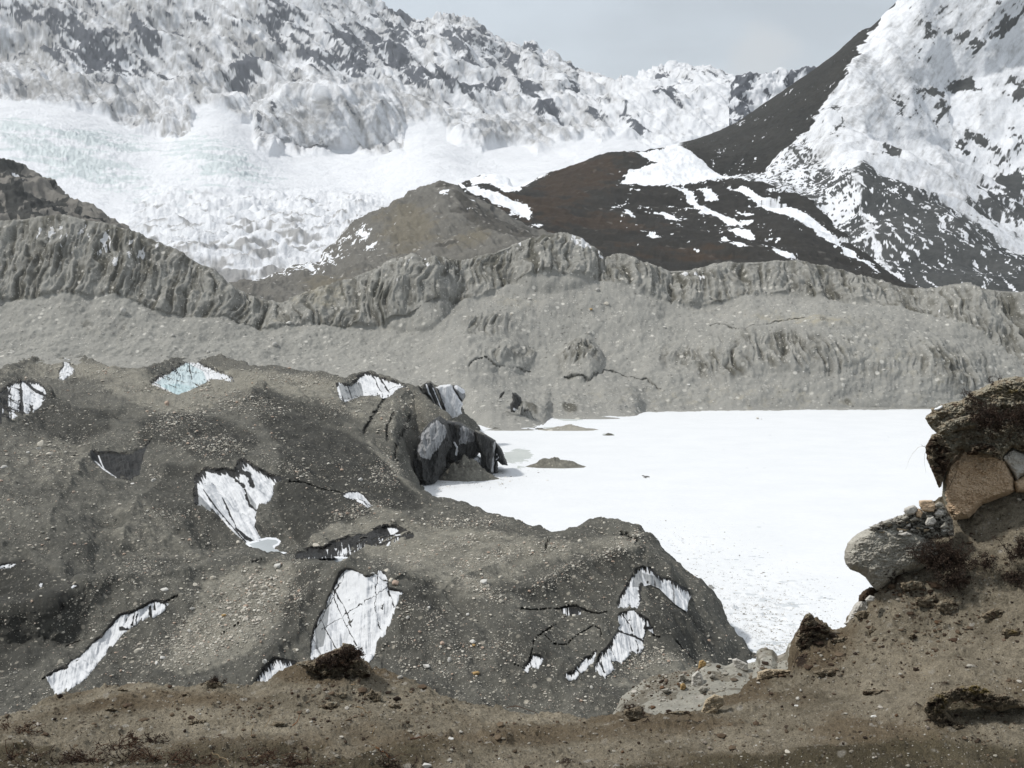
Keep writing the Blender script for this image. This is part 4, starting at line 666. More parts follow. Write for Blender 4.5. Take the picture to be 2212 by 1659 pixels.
ice('diagonal', 'long slanting white ice face with clean lower half, left of the rubble field', 100, (1, 4), lines=[(D6([(600,830),(595,900),(575,980)]), 1.2, .8), (D6([(1090,500),(1150,500)]), 5, .8), (D6([(1350,300),(1360,400)]), 4, .9), (D6([(1480,270),(1500,310)]), 4, .9), (D6([(1210,360),(1190,470)]), 2.2, .9), (D6([(1240,340),(1225,460)]), 1.8, .8), (D6([(1150,370),(1130,440)]), 2.2, .8), (D6([(1390,260),(1400,330)]), 2, .8)], clean=[D6([(430,940),(620,860),(1060,420),(1080,560),(600,1090),(480,1100)])], seed=8, drip=.6, stripes=.1)
ice('low', 'small dark-streaked ice face at the brow of the brown bank, left of the clod', 75, (4, 14), seed=11, stripes=.4)
ice('arc', 'short curved band of white ice with vertical streaks on the dark slope', 80, (1, 4), seed=13, stripes=.35)
ice('pit', 'dark hollow ice pit with one pale edge on the left slope', 80, (120, 160), lines=[(Z(0,880,500,[(1000,1060),(1060,1140),(1160,1220),(1260,1285)]), .01, 0)], grey=[(Z(0,880,500,[(1100,1020),(1500,1000),(1500,1240),(1250,1240)]), .2)], clean=[Z(0,880,500,[(1050,1020),(1075,1030),(1130,1170),(1270,1270),(1240,1280),(1120,1190),(1010,1080),(1040,1090),(1110,1160)])], seed=17, stripes=.4, cov=.5)
ice('striped', 'ice cliff with broad black and white vertical stripes at the left edge', 92, (1, 5), lines=[(Z(0,880,500,[(210,230),(225,400),(240,590)]), 5.5, 1), (Z(0,880,500,[(40,260),(50,500),(60,700)]), 12, 1), (Z(0,880,500,[(0,300),(0,700)]), 9, .95), (Z(0,880,500,[(110,280),(120,630)]), 2, .8), (Z(0,880,500,[(280,230),(400,340),(520,390)]), 4, .9), (Z(0,880,500,[(300,540),(370,480),(460,470)]), 1, .4)], clean=[Z(0,880,500,[(270,260),(450,410),(440,460),(330,560),(270,560)])], seed=19, stripes=.2)
ice('sliver', 'narrow pale ice sliver in the rubble above the striped cliff', 80, (0, 2), seed=23, stripes=.12)
B5 = lambda q: Z(0,500,1000,q)
ice('blue', 'pale blue triangular ice face with teal meltwater at its foot', 84, (2, 6), lines=[(B5([(1020,840),(1025,900),(1035,940)]), 2.5, .8), (B5([(1090,860),(1080,890)]), 1.5, .6), (B5([(900,905),(905,940)]), 1.2, .7)], blue=[(B5([(840,960),(930,900),(1010,850),(1100,900),(1120,960),(960,1030)]), .62), (B5([(860,975),(960,965),(1060,985),(960,1030)]), 1)], seed=29, drip=.7, stripes=.2)
ice('ridge', 'black and white streaked ice face under the rubble crest', 75, (1, 6), grey=[(Z(800,550,1000,[(60,860),(180,850),(190,920),(80,950)]), 1)], lines=[(Z(800,550,1000,[(250,820),(300,930)]), 1.5, .9), (Z(800,550,1000,[(280,820),(330,900)]), 2.2, .8)], clean=[Z(800,550,1000,[(190,815),(240,825),(290,910),(200,915)])], seed=31, stripes=.45)
ice('ledge', 'long low black ice ledge undercut above a frozen pool', 85, (22, 46), clean=[T([(540,360),(590,365),(620,395),(640,410),(560,400)]), T([(500,445),(540,425),(580,455),(660,428),(600,455),(540,465)]), T([(300,480),(325,470),(330,500),(310,505)]), T([(215,480),(228,480),(226,520)]), T([(255,470),(270,472),(262,490)])], grey=[(T([(370,410),(440,430),(450,470),(370,490)]), .6)], seed=37, stripes=.4, cov=.3)
ice('arch', 'arch of striped ice fangs along the right shoulder of the near hill', 84, (3, 12), grey=[(P500([(1310,320),(1400,280),(1420,450),(1300,460)]), 1), (P500([(1400,300),(1600,350),(1620,470),(1450,420)]), .8)], lines=[(P500([(1730,380),(1750,640)]), 5, .55), (P500([(1400,440),(1400,640)]), 7, .8)], clean=[P500([(1370,290),(1400,290),(1410,410),(1385,400)]), P500([(1630,385),(1720,390),(1710,580),(1640,510)]), P500([(1770,460),(1820,520),(1880,600),(1890,720),(1770,640)]), P500([(1170,600),(1220,660),(1180,680)]), P500([(1240,500),(1270,520),(1300,620),(1260,600)])], seed=41, stripes=.45, cov=.1)
ice('torn', 'ragged white ice face torn by black cracks in the middle of the near hill', 80, (3, 14), lines=[(P500([(1130,920),(1230,960),(1330,990),(1420,1040)]), 3.5, .95), (P500([(1180,740),(1260,850),(1310,940)]), 2, .8), (P500([(1290,760),(1310,820),(1270,820),(1290,760)]), 1.5, .9), (P500([(1350,780),(1350,900)]), 1.8, .7), (P500([(1260,1010),(1290,1150)]), 1.2, .7), (P500([(1340,1040),(1370,1160)]), 2, .8), (P500([(1060,1100),(1110,1230)]), 1.5, .8), (P500([(960,1260),(1000,1380)]), 2, .8), (P500([(1440,810),(1440,900),(1500,900)]), 5, .8)], clean=[P500([(1130,960),(1270,1030),(1280,1180),(1190,1285),(1130,1230)]), P500([(1290,1020),(1350,1060),(1340,1160),(1290,1170)]), P500([(1260,710),(1320,710),(1390,800),(1390,900),(1340,920),(1300,880)])], seed=43, stripes=.5, cov=.1, jg=2.6)
ice('curl', 'small curled white ice face low on the near hill, left of the ragged one', 80, (2, 7), seed=47, stripes=.5, jg=2.4)
ice('corner', 'small jagged ice patch at the left end of the dark crack on the near hill', 75, (2, 8), seed=53, stripes=.5, jg=2.6)
ice('bit', 'largest white ice fleck on the dark mound at the left', 90, (0, 1), seed=91, stripes=.1)
ice('bit2', 'second small ice fleck right under the largest one on the dark mound', 90, (0, 1), seed=92, stripes=.1)
ice('bit3', 'upright ice fleck lowest on the dark mound at the left', 90, (0, 1), seed=93, stripes=.1)
ice('bit4', 'round ice fleck left of the largest one on the dark mound', 90, (0, 1), seed=94, stripes=.1)
ice('rim', 'thin white strip of ice at the left edge on top of the dark mound', 90, (0, 1), seed=95, stripes=.1)
ice('lens', 'small dark ice lens in the horizontal crack of the near hill', 90, (3, 30), seed=59, stripes=.45, cov=.3, clean=[P500([(555,690),(585,690),(585,750),(560,750)])])

# ------------------------------------------------------------------ pools
M_pool = ground_mat('pool', ((.36, .39, .41), (.44, .47, .48)), [(0, SNOW, SNOW, .1), (1, (.12, .19, .19), (.16, .23, .22), .1)], scale=1, bump=.1, var=.05, rough=.3)
def pool(key, masks, name='frozen_pool'):
    q = POND[key]; p = np.array(q); x0, y0 = p.min(0) - 5; x1, y1 = p.max(0) + 5
    xs, ys = np.meshgrid(np.arange(x0, x1, .8), np.arange(y0, y1, .8)); z = pz[key] + .02
    s = sdf(q, xs, ys); W_ = unproj(xs, ys, yz(ys, z)); F = gridfaces(*xs.shape, keep=s < 2.5)
    V, F2, m0, m1 = compact(W_, F, *[np.broadcast_to(k, xs.shape) for k in masks(xs, ys, s)])
    return tag(mesh(name, V, F2, M_pool, masks=(m0, m1, 0 * m0)), kind='structure')
pool('pond_a', lambda x, y, s: (np.maximum(ss(-3.4, -1.6, s), ss(2, -2, sdf(H4([(880,1000),(1000,985),(1095,990),(1000,1030),(920,1030)]), x, y))), 0))
pool('pond_b', lambda x, y, s: (ss(-2.4, -.8, s), 0))
pool('pond_c', lambda x, y, s: (0, 1), 'meltwater_pool')

# ------------------------------------------------------------------ frozen lake
xs, ys = np.meshgrid(np.arange(-900, 3100, 3.0), np.concatenate([[868, 874, 878], np.arange(880, 1000, 1.5), np.arange(1000, 1640, 2.2), [1700, 1800, 2000, 2400, 4000]]))
W = unproj(xs, ys, yz(ys, 0.0))
n1 = fbm(W / stack(60, 14, 10), 5, .6, 221); n2 = fbm(W / stack(5.5, 2.4, 5), 4, .6, 223); n3 = fbm(W / stack(3.2, 2.6, 3), 4, .6, 225)
rough = blobs(xs, ys, [(1640,1320,150,80,0,1),(1560,1220,150,60,20,.55),(1700,1400,160,60,0,1),(1480,1180,120,40,10,.5),(1020,1040,60,12,0,.9),(1150,1060,120,30,0,.3)])
W[..., 2] += np.clip(n3, -.2, 1) * .4 * rough + n2 * .05
fl = ss(.55, .9, n2 + rough * .5 + .18 * ss(1050, 1200, ys) * ss(1900, 1700, xs) + n1 * .25 - .25)
shade_or_wet = ss(.35, .6, blobs(xs, ys, [(1115,985,40,16,-5,1),(1030,1030,60,10,0,.5),(1230,905,40,5,0,.8),(1200,925,60,5,0,.6),(1315,938,22,4,0,.7),(1120,1010,30,6,0,.5)]) + n2 * .3)
M_lake = ground_mat('lake_ice', ((.64, .66, .68), (.72, .735, .75)), [(0, (.42, .45, .47), (.6, .62, .64), .15), (1, (.40, .43, .42), (.5, .52, .5), .2)], scale=3, bump=.12, var=.02, bdist=.4, rough=.7)
o = mesh('frozen_lake', W, gridfaces(*xs.shape), M_lake, masks=(fl * .9, shade_or_wet, 0 * fl)); tag(o, kind='structure')
o = mesh('ground', [(-15000, -3000, -30), (15000, -3000, -30), (15000, 15000, -30), (-15000, 15000, -30)], [(0, 1, 2, 3)], M_deb, masks=(0, 0, 0)); tag(o, kind='structure')
# ------------------------------------------------------------------ the near earth bank
HS = [(-900,1600,5.4),(-150,1565,5.3),(0,1547,5.3),(60,1530,5.3),(120,1512,5.4),(190,1493,5.5),(250,1484,5.5),(330,1476,5.6),(400,1478,5.6),(430,1472,5.6),(500,1476,5.6),(545,1480,5.6),(575,1473,5.6),(600,1456,5.7),(640,1440,5.7),(690,1428,5.7),(740,1425,5.7),(785,1436,5.7),(800,1452,5.7),(830,1462,5.7),(880,1474,5.6),(915,1486,5.6),(950,1502,5.5),(990,1508,5.5),(1030,1512,5.5),(1060,1522,5.5),(1110,1528,5.5),(1180,1540,5.4),(1240,1554,5.4),(1290,1556,5.4),(1340,1548,5.4),(1420,1548,5.5),(1480,1552,5.5),(1520,1548,5.5),(1550,1530,5.6),(1600,1508,5.6),(1630,1480,5.7),(1665,1462,5.8),(1690,1456,5.8),(1706,1450,5.8),(1714,1430,5.8),(1718,1396,5.8),(1726,1368,5.8),(1742,1345,5.8),(1760,1342,5.8),(1800,1356,5.8),(1832,1356,5.8),(1842,1330,5.8),(1858,1312,5.8),(1880,1290,5.8),(1905,1235,5.82),(1930,1180,5.84),(1960,1138,5.86),(2000,1112,5.88),(2035,1085,5.9),(2060,1060,5.9),(2110,1010,5.9),(2212,940,5.9),(2300,905,5.8),(2420,820,5.5),(2600,770,5.35),(3100,720,5.3),(3500,700,5.3)]
h_mid = [(-900,1640,4.7),(0,1600,4.7),(600,1540,4.9),(1200,1590,4.8),(1700,1500,5.1),(1850,1440,5.2),(2000,1380,5.2),(2212,1300,5.2),(2500,1250,4.95),(3100,1200,4.85),(3500,1200,4.85)]
H = Land([([(-900,2600,2.0),(3100,2600,2.0)], 'Y'), ([(-900,1700,3.9),(1000,1700,3.9),(1700,1690,3.9),(2212,1640,4.0),(3100,1600,4.1)], 'Y'),
          (h_mid, 'Y'), (HS, 'Y'), ([(x, y + 30, Y + .35) for x, y, Y in HS], 'Y'), ([(x, max(y + 120, 1500), 9) for x, y, Y in HS], 'Y'),
          ([(-900,1780,40),(3100,1780,40)], 'Y'), ([(-900,1790,135),(3100,1790,135)], 'Y')], -700, 3300, 1.6, [30, 110, 130, 10, 14, 12, 8], sm=1, hs=0)
W = H.W; x, y = H.px.copy(), H.py.copy(); am = ss(4.4, 3.1, H.k)
n1 = fbm(W / .55, 5, .5, 301); n2 = fbm(W / .16, 5, .6, 303); n3 = fbm(W / .045, 4, .6, 305); n4 = fbm(W / .012, 2, .6, 307)
bill = fbm(W / .09, 4, .6, 309, bill=True)
right = ss(1650, 1800, x)
clod = ss(.05, .5, fbm(W / .22, 4, .6, 311) + .25 * blobs(x, y, [(720,1500,120,60,0,1),(760,1560,90,40,0,1),(1960,1320,160,80,0,.8),(1850,1400,160,60,0,.7),(540,1570,90,30,0,.8),(2100,1450,200,90,0,.5)]))
crumb = np.maximum(fbm(W / .034, 3, .55, 315) - .35, 0)
crumb2 = np.maximum(fbm(W / .075, 4, .55, 317) - .55, 0)
led = fbm(stack(W[..., 0] / .5, W[..., 1] / .4, W[..., 2] / .16), 4, .55, 319, ridge=True)
H.push(am * (ss(1750, 1950, x) * led * .03 + crumb * .009 + crumb2 * .018 + n1 * .034 + n2 * .013 + n3 * .007 + clod * (.014 + np.maximum(bill, 0) * .022) + n4 * .004))
far_ = H.k > 4; H.done()
H.W[..., 2] -= ss(4.9, 6.5, H.k) * np.abs(fbm(H.W / 6, 4, .6, 313)) * .8
x, y = H.px.copy(), H.py.copy()
brown = ss(.2, .75, .25 + blobs(x, y, [(400,1510,200,30,0,.5),(700,1450,90,40,0,.8),(800,1640,300,60,0,.35),(1500,1560,200,30,0,.5),(1600,1500,120,40,0,.4),(1200,1590,250,30,0,.4),(1750,1400,60,60,0,.9),(300,1640,400,60,0,.2),(1560,1650,300,40,0,.4),(1900,1600,200,40,0,.3)]) + n1 * .5)
olive = ss(.35, .8, .1 + .55 * ss(1560, 1640, y) + n1 * .5 + blobs(x, y, [(2120,1540,160,60,0,.5),(2100,1640,200,40,0,.5)]))
dark = ss(.35, .9, clod * .35 + crumb * .5 + crumb2 * .9 + n3 * .22 + n2 * .3 + blobs(x, y, [(1960,1290,90,60,0,.4),(1750,1370,26,30,0,.5),(1900,1400,100,20,-10,.3),(2130,1530,90,20,20,.4),(1730,1430,20,40,0,.5)]))
M_bank = ground_mat('earth_bank', ((.115, .098, .069), (.33, .29, .22)), [(0, (.10, .076, .048), (.185, .148, .10), .8, (.1, 1)), (2, (.045, .038, .023), (.105, .088, .054), .8, (.1, 1)), (1, (.022, .015, .011), (.06, .042, .028), .8, (.25, .85))], scale=.06, bump=1.0, var=.5, bdist=.035, contrast=.28,
    speck=[(1.2, .90, (.42, .40, .36), .7), (3.2, .86, (.36, .34, .30), .6), (2.1, .8, (.02, .014, .01), .6)])
H.build('earth_bank', M_bank, (brown, dark, olive * .8))
# ------------------------------------------------------------------ rocks, ice blocks, islets
C6 = lambda q: Z(900,880,600,q)
P3 = lambda q: Z(1700,875,800,q)
P4 = lambda q: Z(1500,1275,1000,q)
P1 = lambda q: Z(0,1125,1000,q)
rng_ = np.random.RandomState(11)
M_dice = ground_mat('dirty_ice', ((.012, .0125, .013), (.045, .045, .043)), [(2, (.10, .095, .08), (.17, .16, .135), .5), (0, (.20, .205, .215), (.33, .335, .34), .5, (.2, .8)), (1, (.55, .57, .6), (.7, .71, .73), .3)], scale=1.6, bump=.7, var=.25, bdist=.9, rough=.45, stretch=(1, 1, .3))
def plane_(Y0, ky=0.0, kx=0.0, xc=0.0, yc=0.0): return lambda xs, ys: Y0 + (yc - ys) * ky + (xs - xc) * kx
cl_ = empty('ice_cliff', unproj(980., 1045., 505.), 'tall black and grey ice cliff standing over the lake, its top capped with gravel', 'ice cliff')
ORG = tuple(cl_.location)
def part(name, poly, Yf, thick, rad, white=(), grey=(), tops=None, seed=0, parent=cl_, flat=.5, back=None, amp=1.0, jag=1.2, mat=None, step=.8, k=1.0):
    def nz(xs, ys, s):
        q = stack(xs / 26., ys / 90., np.float64(seed)); return (fbm(q, 4, .55, seed, ridge=True) * 2.4 + fbm(stack(xs / 8., ys / 14., np.float64(seed)), 4, .6, seed + 3) * .8) * amp
    def mk(xs, ys, s, W_):
        j = fbm(stack(xs / 7., ys / 22., np.float64(seed)), 4, .65, seed + 7); g = 0 * xs; w_ = 0 * xs; t = 0 * xs
        for q, a in grey: g = np.maximum(g, a * ss(1.5, -1.5, sdf(q, xs + j * 3, ys + j * 4)))
        for q, wd in white: w_ = np.maximum(w_, ss(wd, wd * .3, ldist(q, xs + j * 1.5, ys + j * 1.5)) * ss(-.6, .1, j + .2))
        g = g * (.75 + .25 * np.clip(j + .5, 0, 1)) + ss(.5, 1.4, j) * .3
        if tops is not None: t = ss(3, -3, ys - np.interp(xs, *zip(*tops)) + j * 3)
        return g, w_, t
    o = body(name, poly, Yf, thick, rad, mat or M_dice, step=step, parent=parent, jag=jag, nz=nz, masks=mk, back=back, seed=seed, flat=flat, origin=(0, 0, 0))
    if parent is not None: o.location = -parent.location
    return o
part('ice_buttress', C6([(385,1000),(390,900),(415,820),(440,760),(440,700),(480,640),(540,560),(590,520),(640,500),(700,540),(730,600),(745,680),(745,780),(700,850),(690,960),(640,1050),(600,1110),(560,1130),(500,1165),(480,1110),(420,1090),(390,1040)]), lambda xs, ys: 496 + (xs - 925) * .12 + (1050 - ys) * .06, 14, 26, grey=[(C6([(445,760),(480,665),(560,580),(610,540),(650,560),(690,590),(700,640),(665,735),(620,790),(575,850),(560,890),(520,890),(470,870),(440,820)]), .95)], tops=C6([(380,820),(440,690),(560,545),(640,500),(760,520)]), seed=61, back=30)
part('ice_slab', C6([(690,540),(760,540),(830,562),(850,570),(900,600),(960,640),(990,700),(1012,800),(990,840),(960,880),(900,890),(820,895),(750,925),(700,910),(690,820),(720,740)]), lambda xs, ys: 522 + (xs - 1000) * .1, 11, 16, grey=[(C6([(818,600),(860,590),(900,610),(905,680),(880,755),(815,760)]), .75), (C6([(905,620),(968,680),(955,720),(890,750)]), .55)], white=[(C6([(770,740),(800,790),(790,850)]), 3)], tops=C6([(690,545),(830,560),(960,640),(1000,700)]), seed=67, back=26)
part('ice_fin', C6([(955,625),(1010,640),(1060,670),(1140,718),(1140,780),(1130,850),(1122,1022),(1095,1025),(1040,990),(1000,950),(1008,860),(985,800),(960,720)]), lambda xs, ys: 520 + (xs - 1050) * .06, 8, 10, grey=[(C6([(1125,730),(1142,720),(1138,860),(1122,1020),(1108,1010),(1118,860)]), .95)], white=[(C6([(1008,880),(1000,940)]), 2)], tops=C6([(950,640),(1060,675),(1145,722)]), seed=71, back=14, amp=.7)
part('ice_spike', C6([(1138,725),(1165,760),(1200,800),(1225,870),(1255,945),(1200,940),(1160,900),(1165,1015),(1120,1022),(1125,850)]), lambda xs, ys: 530 + 0 * xs, 6, 9, white=[(C6([(1150,840),(1165,870),(1150,890)]), 2.5)], seed=73, back=14, amp=.6)
part('ice_foot', C6([(885,870),(930,880),(975,860),(1000,870),(1005,960),(975,940),(940,910)]), lambda xs, ys: 520 + 0 * xs, 4, 6, white=[(C6([(900,880),(980,890),(990,950)]), 12)], seed=75, amp=.5)
bl_ = empty('ice_block', unproj(1010., 900., 645.), 'isolated white ice block with a dark leaning pillar on the rim behind the cliff', 'ice block')
part('white_block', C6([(600,240),(640,225),(740,215),(765,260),(800,320),(845,390),(835,420),(825,440),(838,475),(800,505),(760,522),(715,520),(690,490),(680,440),(640,330)]), lambda xs, ys: 648 + 0 * xs, 9, 8, parent=bl_, mat=M_ice, seed=81, amp=.35, flat=.8)
part('dark_pillar', C6([(490,300),(500,220),(530,190),(555,183),(580,205),(610,280),(650,380),(685,470),(715,520),(700,545),(650,540),(630,500),(600,420),(560,350),(520,320)]), lambda xs, ys: 640 + 0 * xs, 7, 8, parent=bl_, white=[(C6([(520,220),(545,290),(600,400)]), 2.5), (C6([(580,250),(640,400),(680,480)]), 1.5)], tops=C6([(480,210),(560,200),(600,260)]), seed=83, amp=.5)
part('side_block', C6([(745,222),(800,225),(860,262),(872,310),(850,365),(838,380),(800,318),(765,262)]), lambda xs, ys: 652 + 0 * xs, 6, 8, parent=bl_, white=[(C6([(790,240),(850,280)]), 7)], tops=C6([(740,215),(880,215)]), grey=[(C6([(745,222),(870,262),(850,370)]), .8)], seed=85, amp=.6)
for nm, q, lb, sd_, Y_ in (('ice_remnant', [(1275,420),(1272,390),(1300,360),(1290,290),(1325,290),(1365,330),(1382,380),(1350,410),(1340,440),(1310,470),(1280,460)], 'small black ice stump on the far shore with white snow at its foot', 87, 800), ('ice_remnant', [(1172,345),(1185,300),(1220,275),(1225,290),(1200,330)], 'thin dark ice splinter left of the small black stump', 91, 830)):
    o = part(nm, C6(q), plane_(Y_), 5, 8, parent=None, white=[(C6([(1310,440),(1400,480)]), 4)], tops=C6([(1370,2000 if sd_ == 89 else 0), (1700, 2000 if sd_ == 89 else 0)]), seed=sd_, amp=.8, step=.7)
    tag(o, lb, 'ice stump', 'dark ice stumps on the far shore')

def mound(name, x0, x1, yb, hpx, ratio, mat, label, seed, z0=-.3, skew=.5, masks=None, cat='islet', group=None, kind=None):
    Y = float(yz(yb, 0.)); m = Y / FOC; Lw = (x1 - x0) * m / 2; xc = ((x0 + x1) / 2 - CX) * m; D = Lw * ratio
    a, r = np.meshgrid(np.linspace(0, 2 * math.pi, 97), np.linspace(0, 1, 36)); r = r ** .8
    wob = 1 + .12 * perlin(stack(np.cos(a) * 1.7, np.sin(a) * 1.7, np.float64(seed)), seed) * 1.5
    X = np.cos(a) * r * Lw * wob; Yy = np.sin(a) * r * D * wob
    u = X / Lw; prof = np.clip(1 - r, 0, 1) ** .8 * (1 - .5 * (u - (skew - .5) * 1.6) ** 2); P = stack(X, Yy, np.float64(seed))
    Zz = z0 + prof * hpx * m * (1 + fbm(P / (Lw * .35), 4, .55, seed) * .5) * 1.1 + fbm(P / 1.2, 3, .6, seed + 2) * .12
    V = np.stack([X + xc, Yy + Y + D, Zz], -1); mk = masks(V, r) if masks else (0, 0, 0)
    o = mesh(name, V, gridfaces(*X.shape), mat, masks=mk, origin=(xc, Y + D, z0))
    return tag(o, label, cat, group, kind)
snowy = lambda V, r: (.6 + 0 * r, 0 * r, 0 * r)
mound('gravel_islet', 1133, 1277, 1012, 21, .45, M_deb, 'largest gravel islet off the foot of the ice cliff', 3, skew=.35, masks=snowy)
mound('gravel_islet', 1150, 1302, 931, 10, .35, M_wall, 'long low gravel spit on the far side of the lake', 5, skew=.7, masks=lambda V, r: (0 * r, 0 * r, .5 + 0 * r))
mound('gravel_islet', 1036, 1165, 931, 5, .4, M_wall, 'flat gravel bar joined to the far shore, left of the long spit', 7)
mound('gravel_islet', 1300, 1332, 941, 5, .4, M_wall, 'smallest gravel islet, alone right of the long spit', 9, masks=lambda V, r: (0 * r, .8 + 0 * r, 0 * r))
mound('gravel_islet', 1190, 1372, 906, 7, .3, M_wall, 'thin gravel tongue at the far shore left of the straight shoreline', 13, skew=.2)
mound('debris_cone', 936, 1078, 1040, 46, .5, M_deb, 'fan of grey gravel banked against the foot of the ice cliff', 15, skew=.45, masks=lambda V, r: (.5 + 0 * r, 0 * r, 0 * r), cat='gravel fan')
mound('debris_cone', 1040, 1110, 912, 16, .5, M_wall, 'small gravel cone on the far shore by the dark ice stumps', 17, masks=lambda V, r: (0 * r, .7 * (r < .3), 0 * r), cat='gravel fan')
mound('debris_cone', 1108, 1158, 915, 38, .7, M_wall, 'rounded gravelly hump beside the small black ice stump on the far shore', 18, skew=.75, masks=lambda V, r: (0 * r, ss(-.2, .5, fbm(V / 5, 4, .6, 5)) * .9, 0 * r), cat='gravel hump')
mound('snowy_rubble', 1523, 1560, 1273, 8, .5, M_wall, 'dark little rubble heap alone on the frozen lake', 19, masks=lambda V, r: (.45 + 0 * r, .9 * (fbm(V / .9, 3, .6, 5) > .0), 0 * r), cat='rubble heap')
mound('snow_lump', 1577, 1606, 1316, 12, .5, M_lake, 'larger rounded snow lump on the lake near the hill', 21, cat='snow lump', masks=lambda V, r: (.5 * (fbm(V / .9, 3, .6, 7) > .1), 0 * r, 0 * r))
mound('snow_lump', 1640, 1664, 1331, 9, .5, M_lake, 'smaller rounded snow lump on the lake, right of the larger one', 23, cat='snow lump', masks=lambda V, r: (.5 * (fbm(V / .9, 3, .6, 9) > .1), 0 * r, 0 * r))

# ------------------------------------------------------------------ near boulders
M_silt0 = ground_mat('grit', ((.26, .25, .22), (.44, .42, .37)), [(0, (.07, .06, .05), (.13, .12, .10), .6)], scale=.05, bump=.8, bdist=.01, var=.4)
def rock_mat(name, a, b, layers=(), sc_=.05, var=.25, bump=.6, stretch=(1, 1, 1)):
    return ground_mat(name, (a, b), layers, scale=sc_, bump=bump, bdist=sc_ * .5, var=var, stretch=stretch, contrast=.35, speck=[(3.2, .85, (.45, .42, .38), .5), (2.2, .85, (.02, .016, .012), .5)])
M_brown_rock = rock_mat('brown_rock', (.40, .27, .165), (.74, .60, .44), [(0, (.20, .19, .15), (.30, .28, .22), .5), (1, (.05, .035, .025), (.1, .07, .05), .5)], .028, stretch=(.6, 1, 2.2))
M_pale_rock = rock_mat('pale_rock', (.40, .38, .34), (.58, .56, .52), [(1, (.08, .06, .045), (.14, .11, .08), .5)], .025)
M_grey_rock = rock_mat('grey_rock', (.22, .208, .18), (.40, .38, .33), [(1, (.035, .03, .026), (.08, .07, .06), .5), (0, (.36, .35, .31), (.50, .48, .42),   .6, (.1, 1))], .028, stretch=(.8, 1, 1.8))
M_sod = ground_mat('sod', ((.13, .102, .07), (.36, .305, .22)), [(0, (.24, .22, .17), (.40, .37, .295), .8, (.1, 1)), (1, (.03, .02, .014), (.11, .075, .05), .8, (.3, 1)), (2, (.13, .095, .03), (.22, .17, .07), .8, (.1, .9))], scale=.05, bump=1.0, bdist=.02, var=.4, contrast=.35, speck=[(2.2, .8, (.01, .008, .006), .7)])
def boulder(name, q, Y, thick, rad, mat, label, cat='boulder', seed=0, amp=.02, masks=None, flat=.15, fs=30., group=None, jag=1.0, step=.8, tilt=0.0, ridge=False, back=None):
    pp = np.array(q); yc = pp[:, 1].mean()
    def nz(xs, ys, s):
        P = stack(xs / fs, ys / (fs * .7), np.float64(seed)); return (fbm(P, 6, .55, seed, ridge=ridge) + .5 * fbm(P * 4, 4, .6, seed + 2, bill=True)) * amp
    mk = masks or (lambda xs, ys, s, W_: (ss(.2, .8, fbm(stack(xs / 18, ys / 12, np.float64(seed)), 4, .6, seed + 4)) * .6, ss(3, 0, -s) * .25 + ss(.5, 1.0, fbm(stack(xs / 11, ys / 5, np.float64(seed)), 4, .6, seed + 6)) * .6, 0 * xs))
    o = body(name, q, lambda xs, ys: Y + (yc - ys) * tilt + 0 * xs, thick, rad, mat, step=step, jag=jag, nz=nz, masks=mk, seed=seed, flat=flat, back=back)
    return tag(o, label, cat, group)
boulder('boulder', P3([(1662,880),(1668,770),(1700,700),(1750,655),(1800,600),(1900,570),(2050,600),(2110,700),(2150,800),(2155,895),(2100,925),(2000,962),(1930,985),(1880,1040),(1840,1078),(1790,1085),(1740,1092),(1700,1030),(1672,960),(1660,920)]), 5.68, .16, 30, M_brown_rock, 'large rusty brown boulder bedded under the overhanging sod', seed=101, amp=.022, flat=.55, jag=.6, tilt=.0006, masks=lambda xs, ys, s, W_: (ss(12, 2, xs - 2036 + fbm(stack(xs / 14, ys / 14, 1.), 3, .6, 4) * 8) * .9, ss(2.5, 0, ldist(P3([(1670,900),(1700,880),(1760,760)]), xs, ys)) * .6 + ss(.7, 1.2, fbm(stack(xs / 30, ys / 4, 3.), 4, .6, 9)) * .5, 0 * xs))
boulder('boulder', P3([(2050,672),(2090,630),(2130,598),(2230,640),(2380,680),(2470,730),(2490,790),(2430,830),(2330,800),(2230,780),(2190,800),(2165,840),(2140,790),(2110,740)]), 5.66, .10, 16, M_pale_rock, 'pale whitish rock wedged at the right of the rusty boulder', seed=103, amp=.01, flat=.4)
boulder('boulder', P3([(2140,830),(2200,795),(2350,815),(2460,850),(2480,900),(2400,925),(2300,900),(2160,905)]), 5.64, .06, 12, M_brown_rock, 'brown slab end below the pale rock at the right edge', seed=104, amp=.01)
boulder('boulder', P3([(998,1350),(1003,1300),(1020,1250),(1060,1205),(1110,1170),(1160,1150),(1220,1140),(1320,1110),(1420,1120),(1520,1170),(1600,1230),(1650,1330),(1600,1430),(1450,1450),(1360,1480),(1300,1530),(1250,1570),(1215,1565),(1180,1530),(1140,1475),(1095,1445),(1040,1425),(1010,1390)]), 5.62, .17, 34, M_grey_rock, 'pitted grey boulder jutting left out of the bank over the lake', seed=107, amp=.02, flat=.2, fs=36, jag=.5, masks=lambda xs, ys, s, W_: (ss(.1, .7, fbm(stack(xs / 16, ys / 9, 5.), 4, .6, 4) + ss(1190, 1150, ys) * .5) * .8, ss(.25, .8, fbm(stack(xs / 14, ys / 9, 2.), 5, .6, 9) + .8 * ss(1200, 1270, ys) * ss(1860, 1960, xs) - .2) * .8, 0 * xs))
boulder('boulder', P3([(1095,1650),(1100,1600),(1130,1570),(1170,1545),(1215,1545),(1260,1565),(1250,1600),(1190,1640)]), 5.7, .06, 12, M_sod, 'dark overhung lump directly below the pitted grey boulder', cat='earth lump', seed=109, amp=.02, masks=lambda xs, ys, s, W_: (0 * xs, .9 + 0 * xs, 0 * xs))
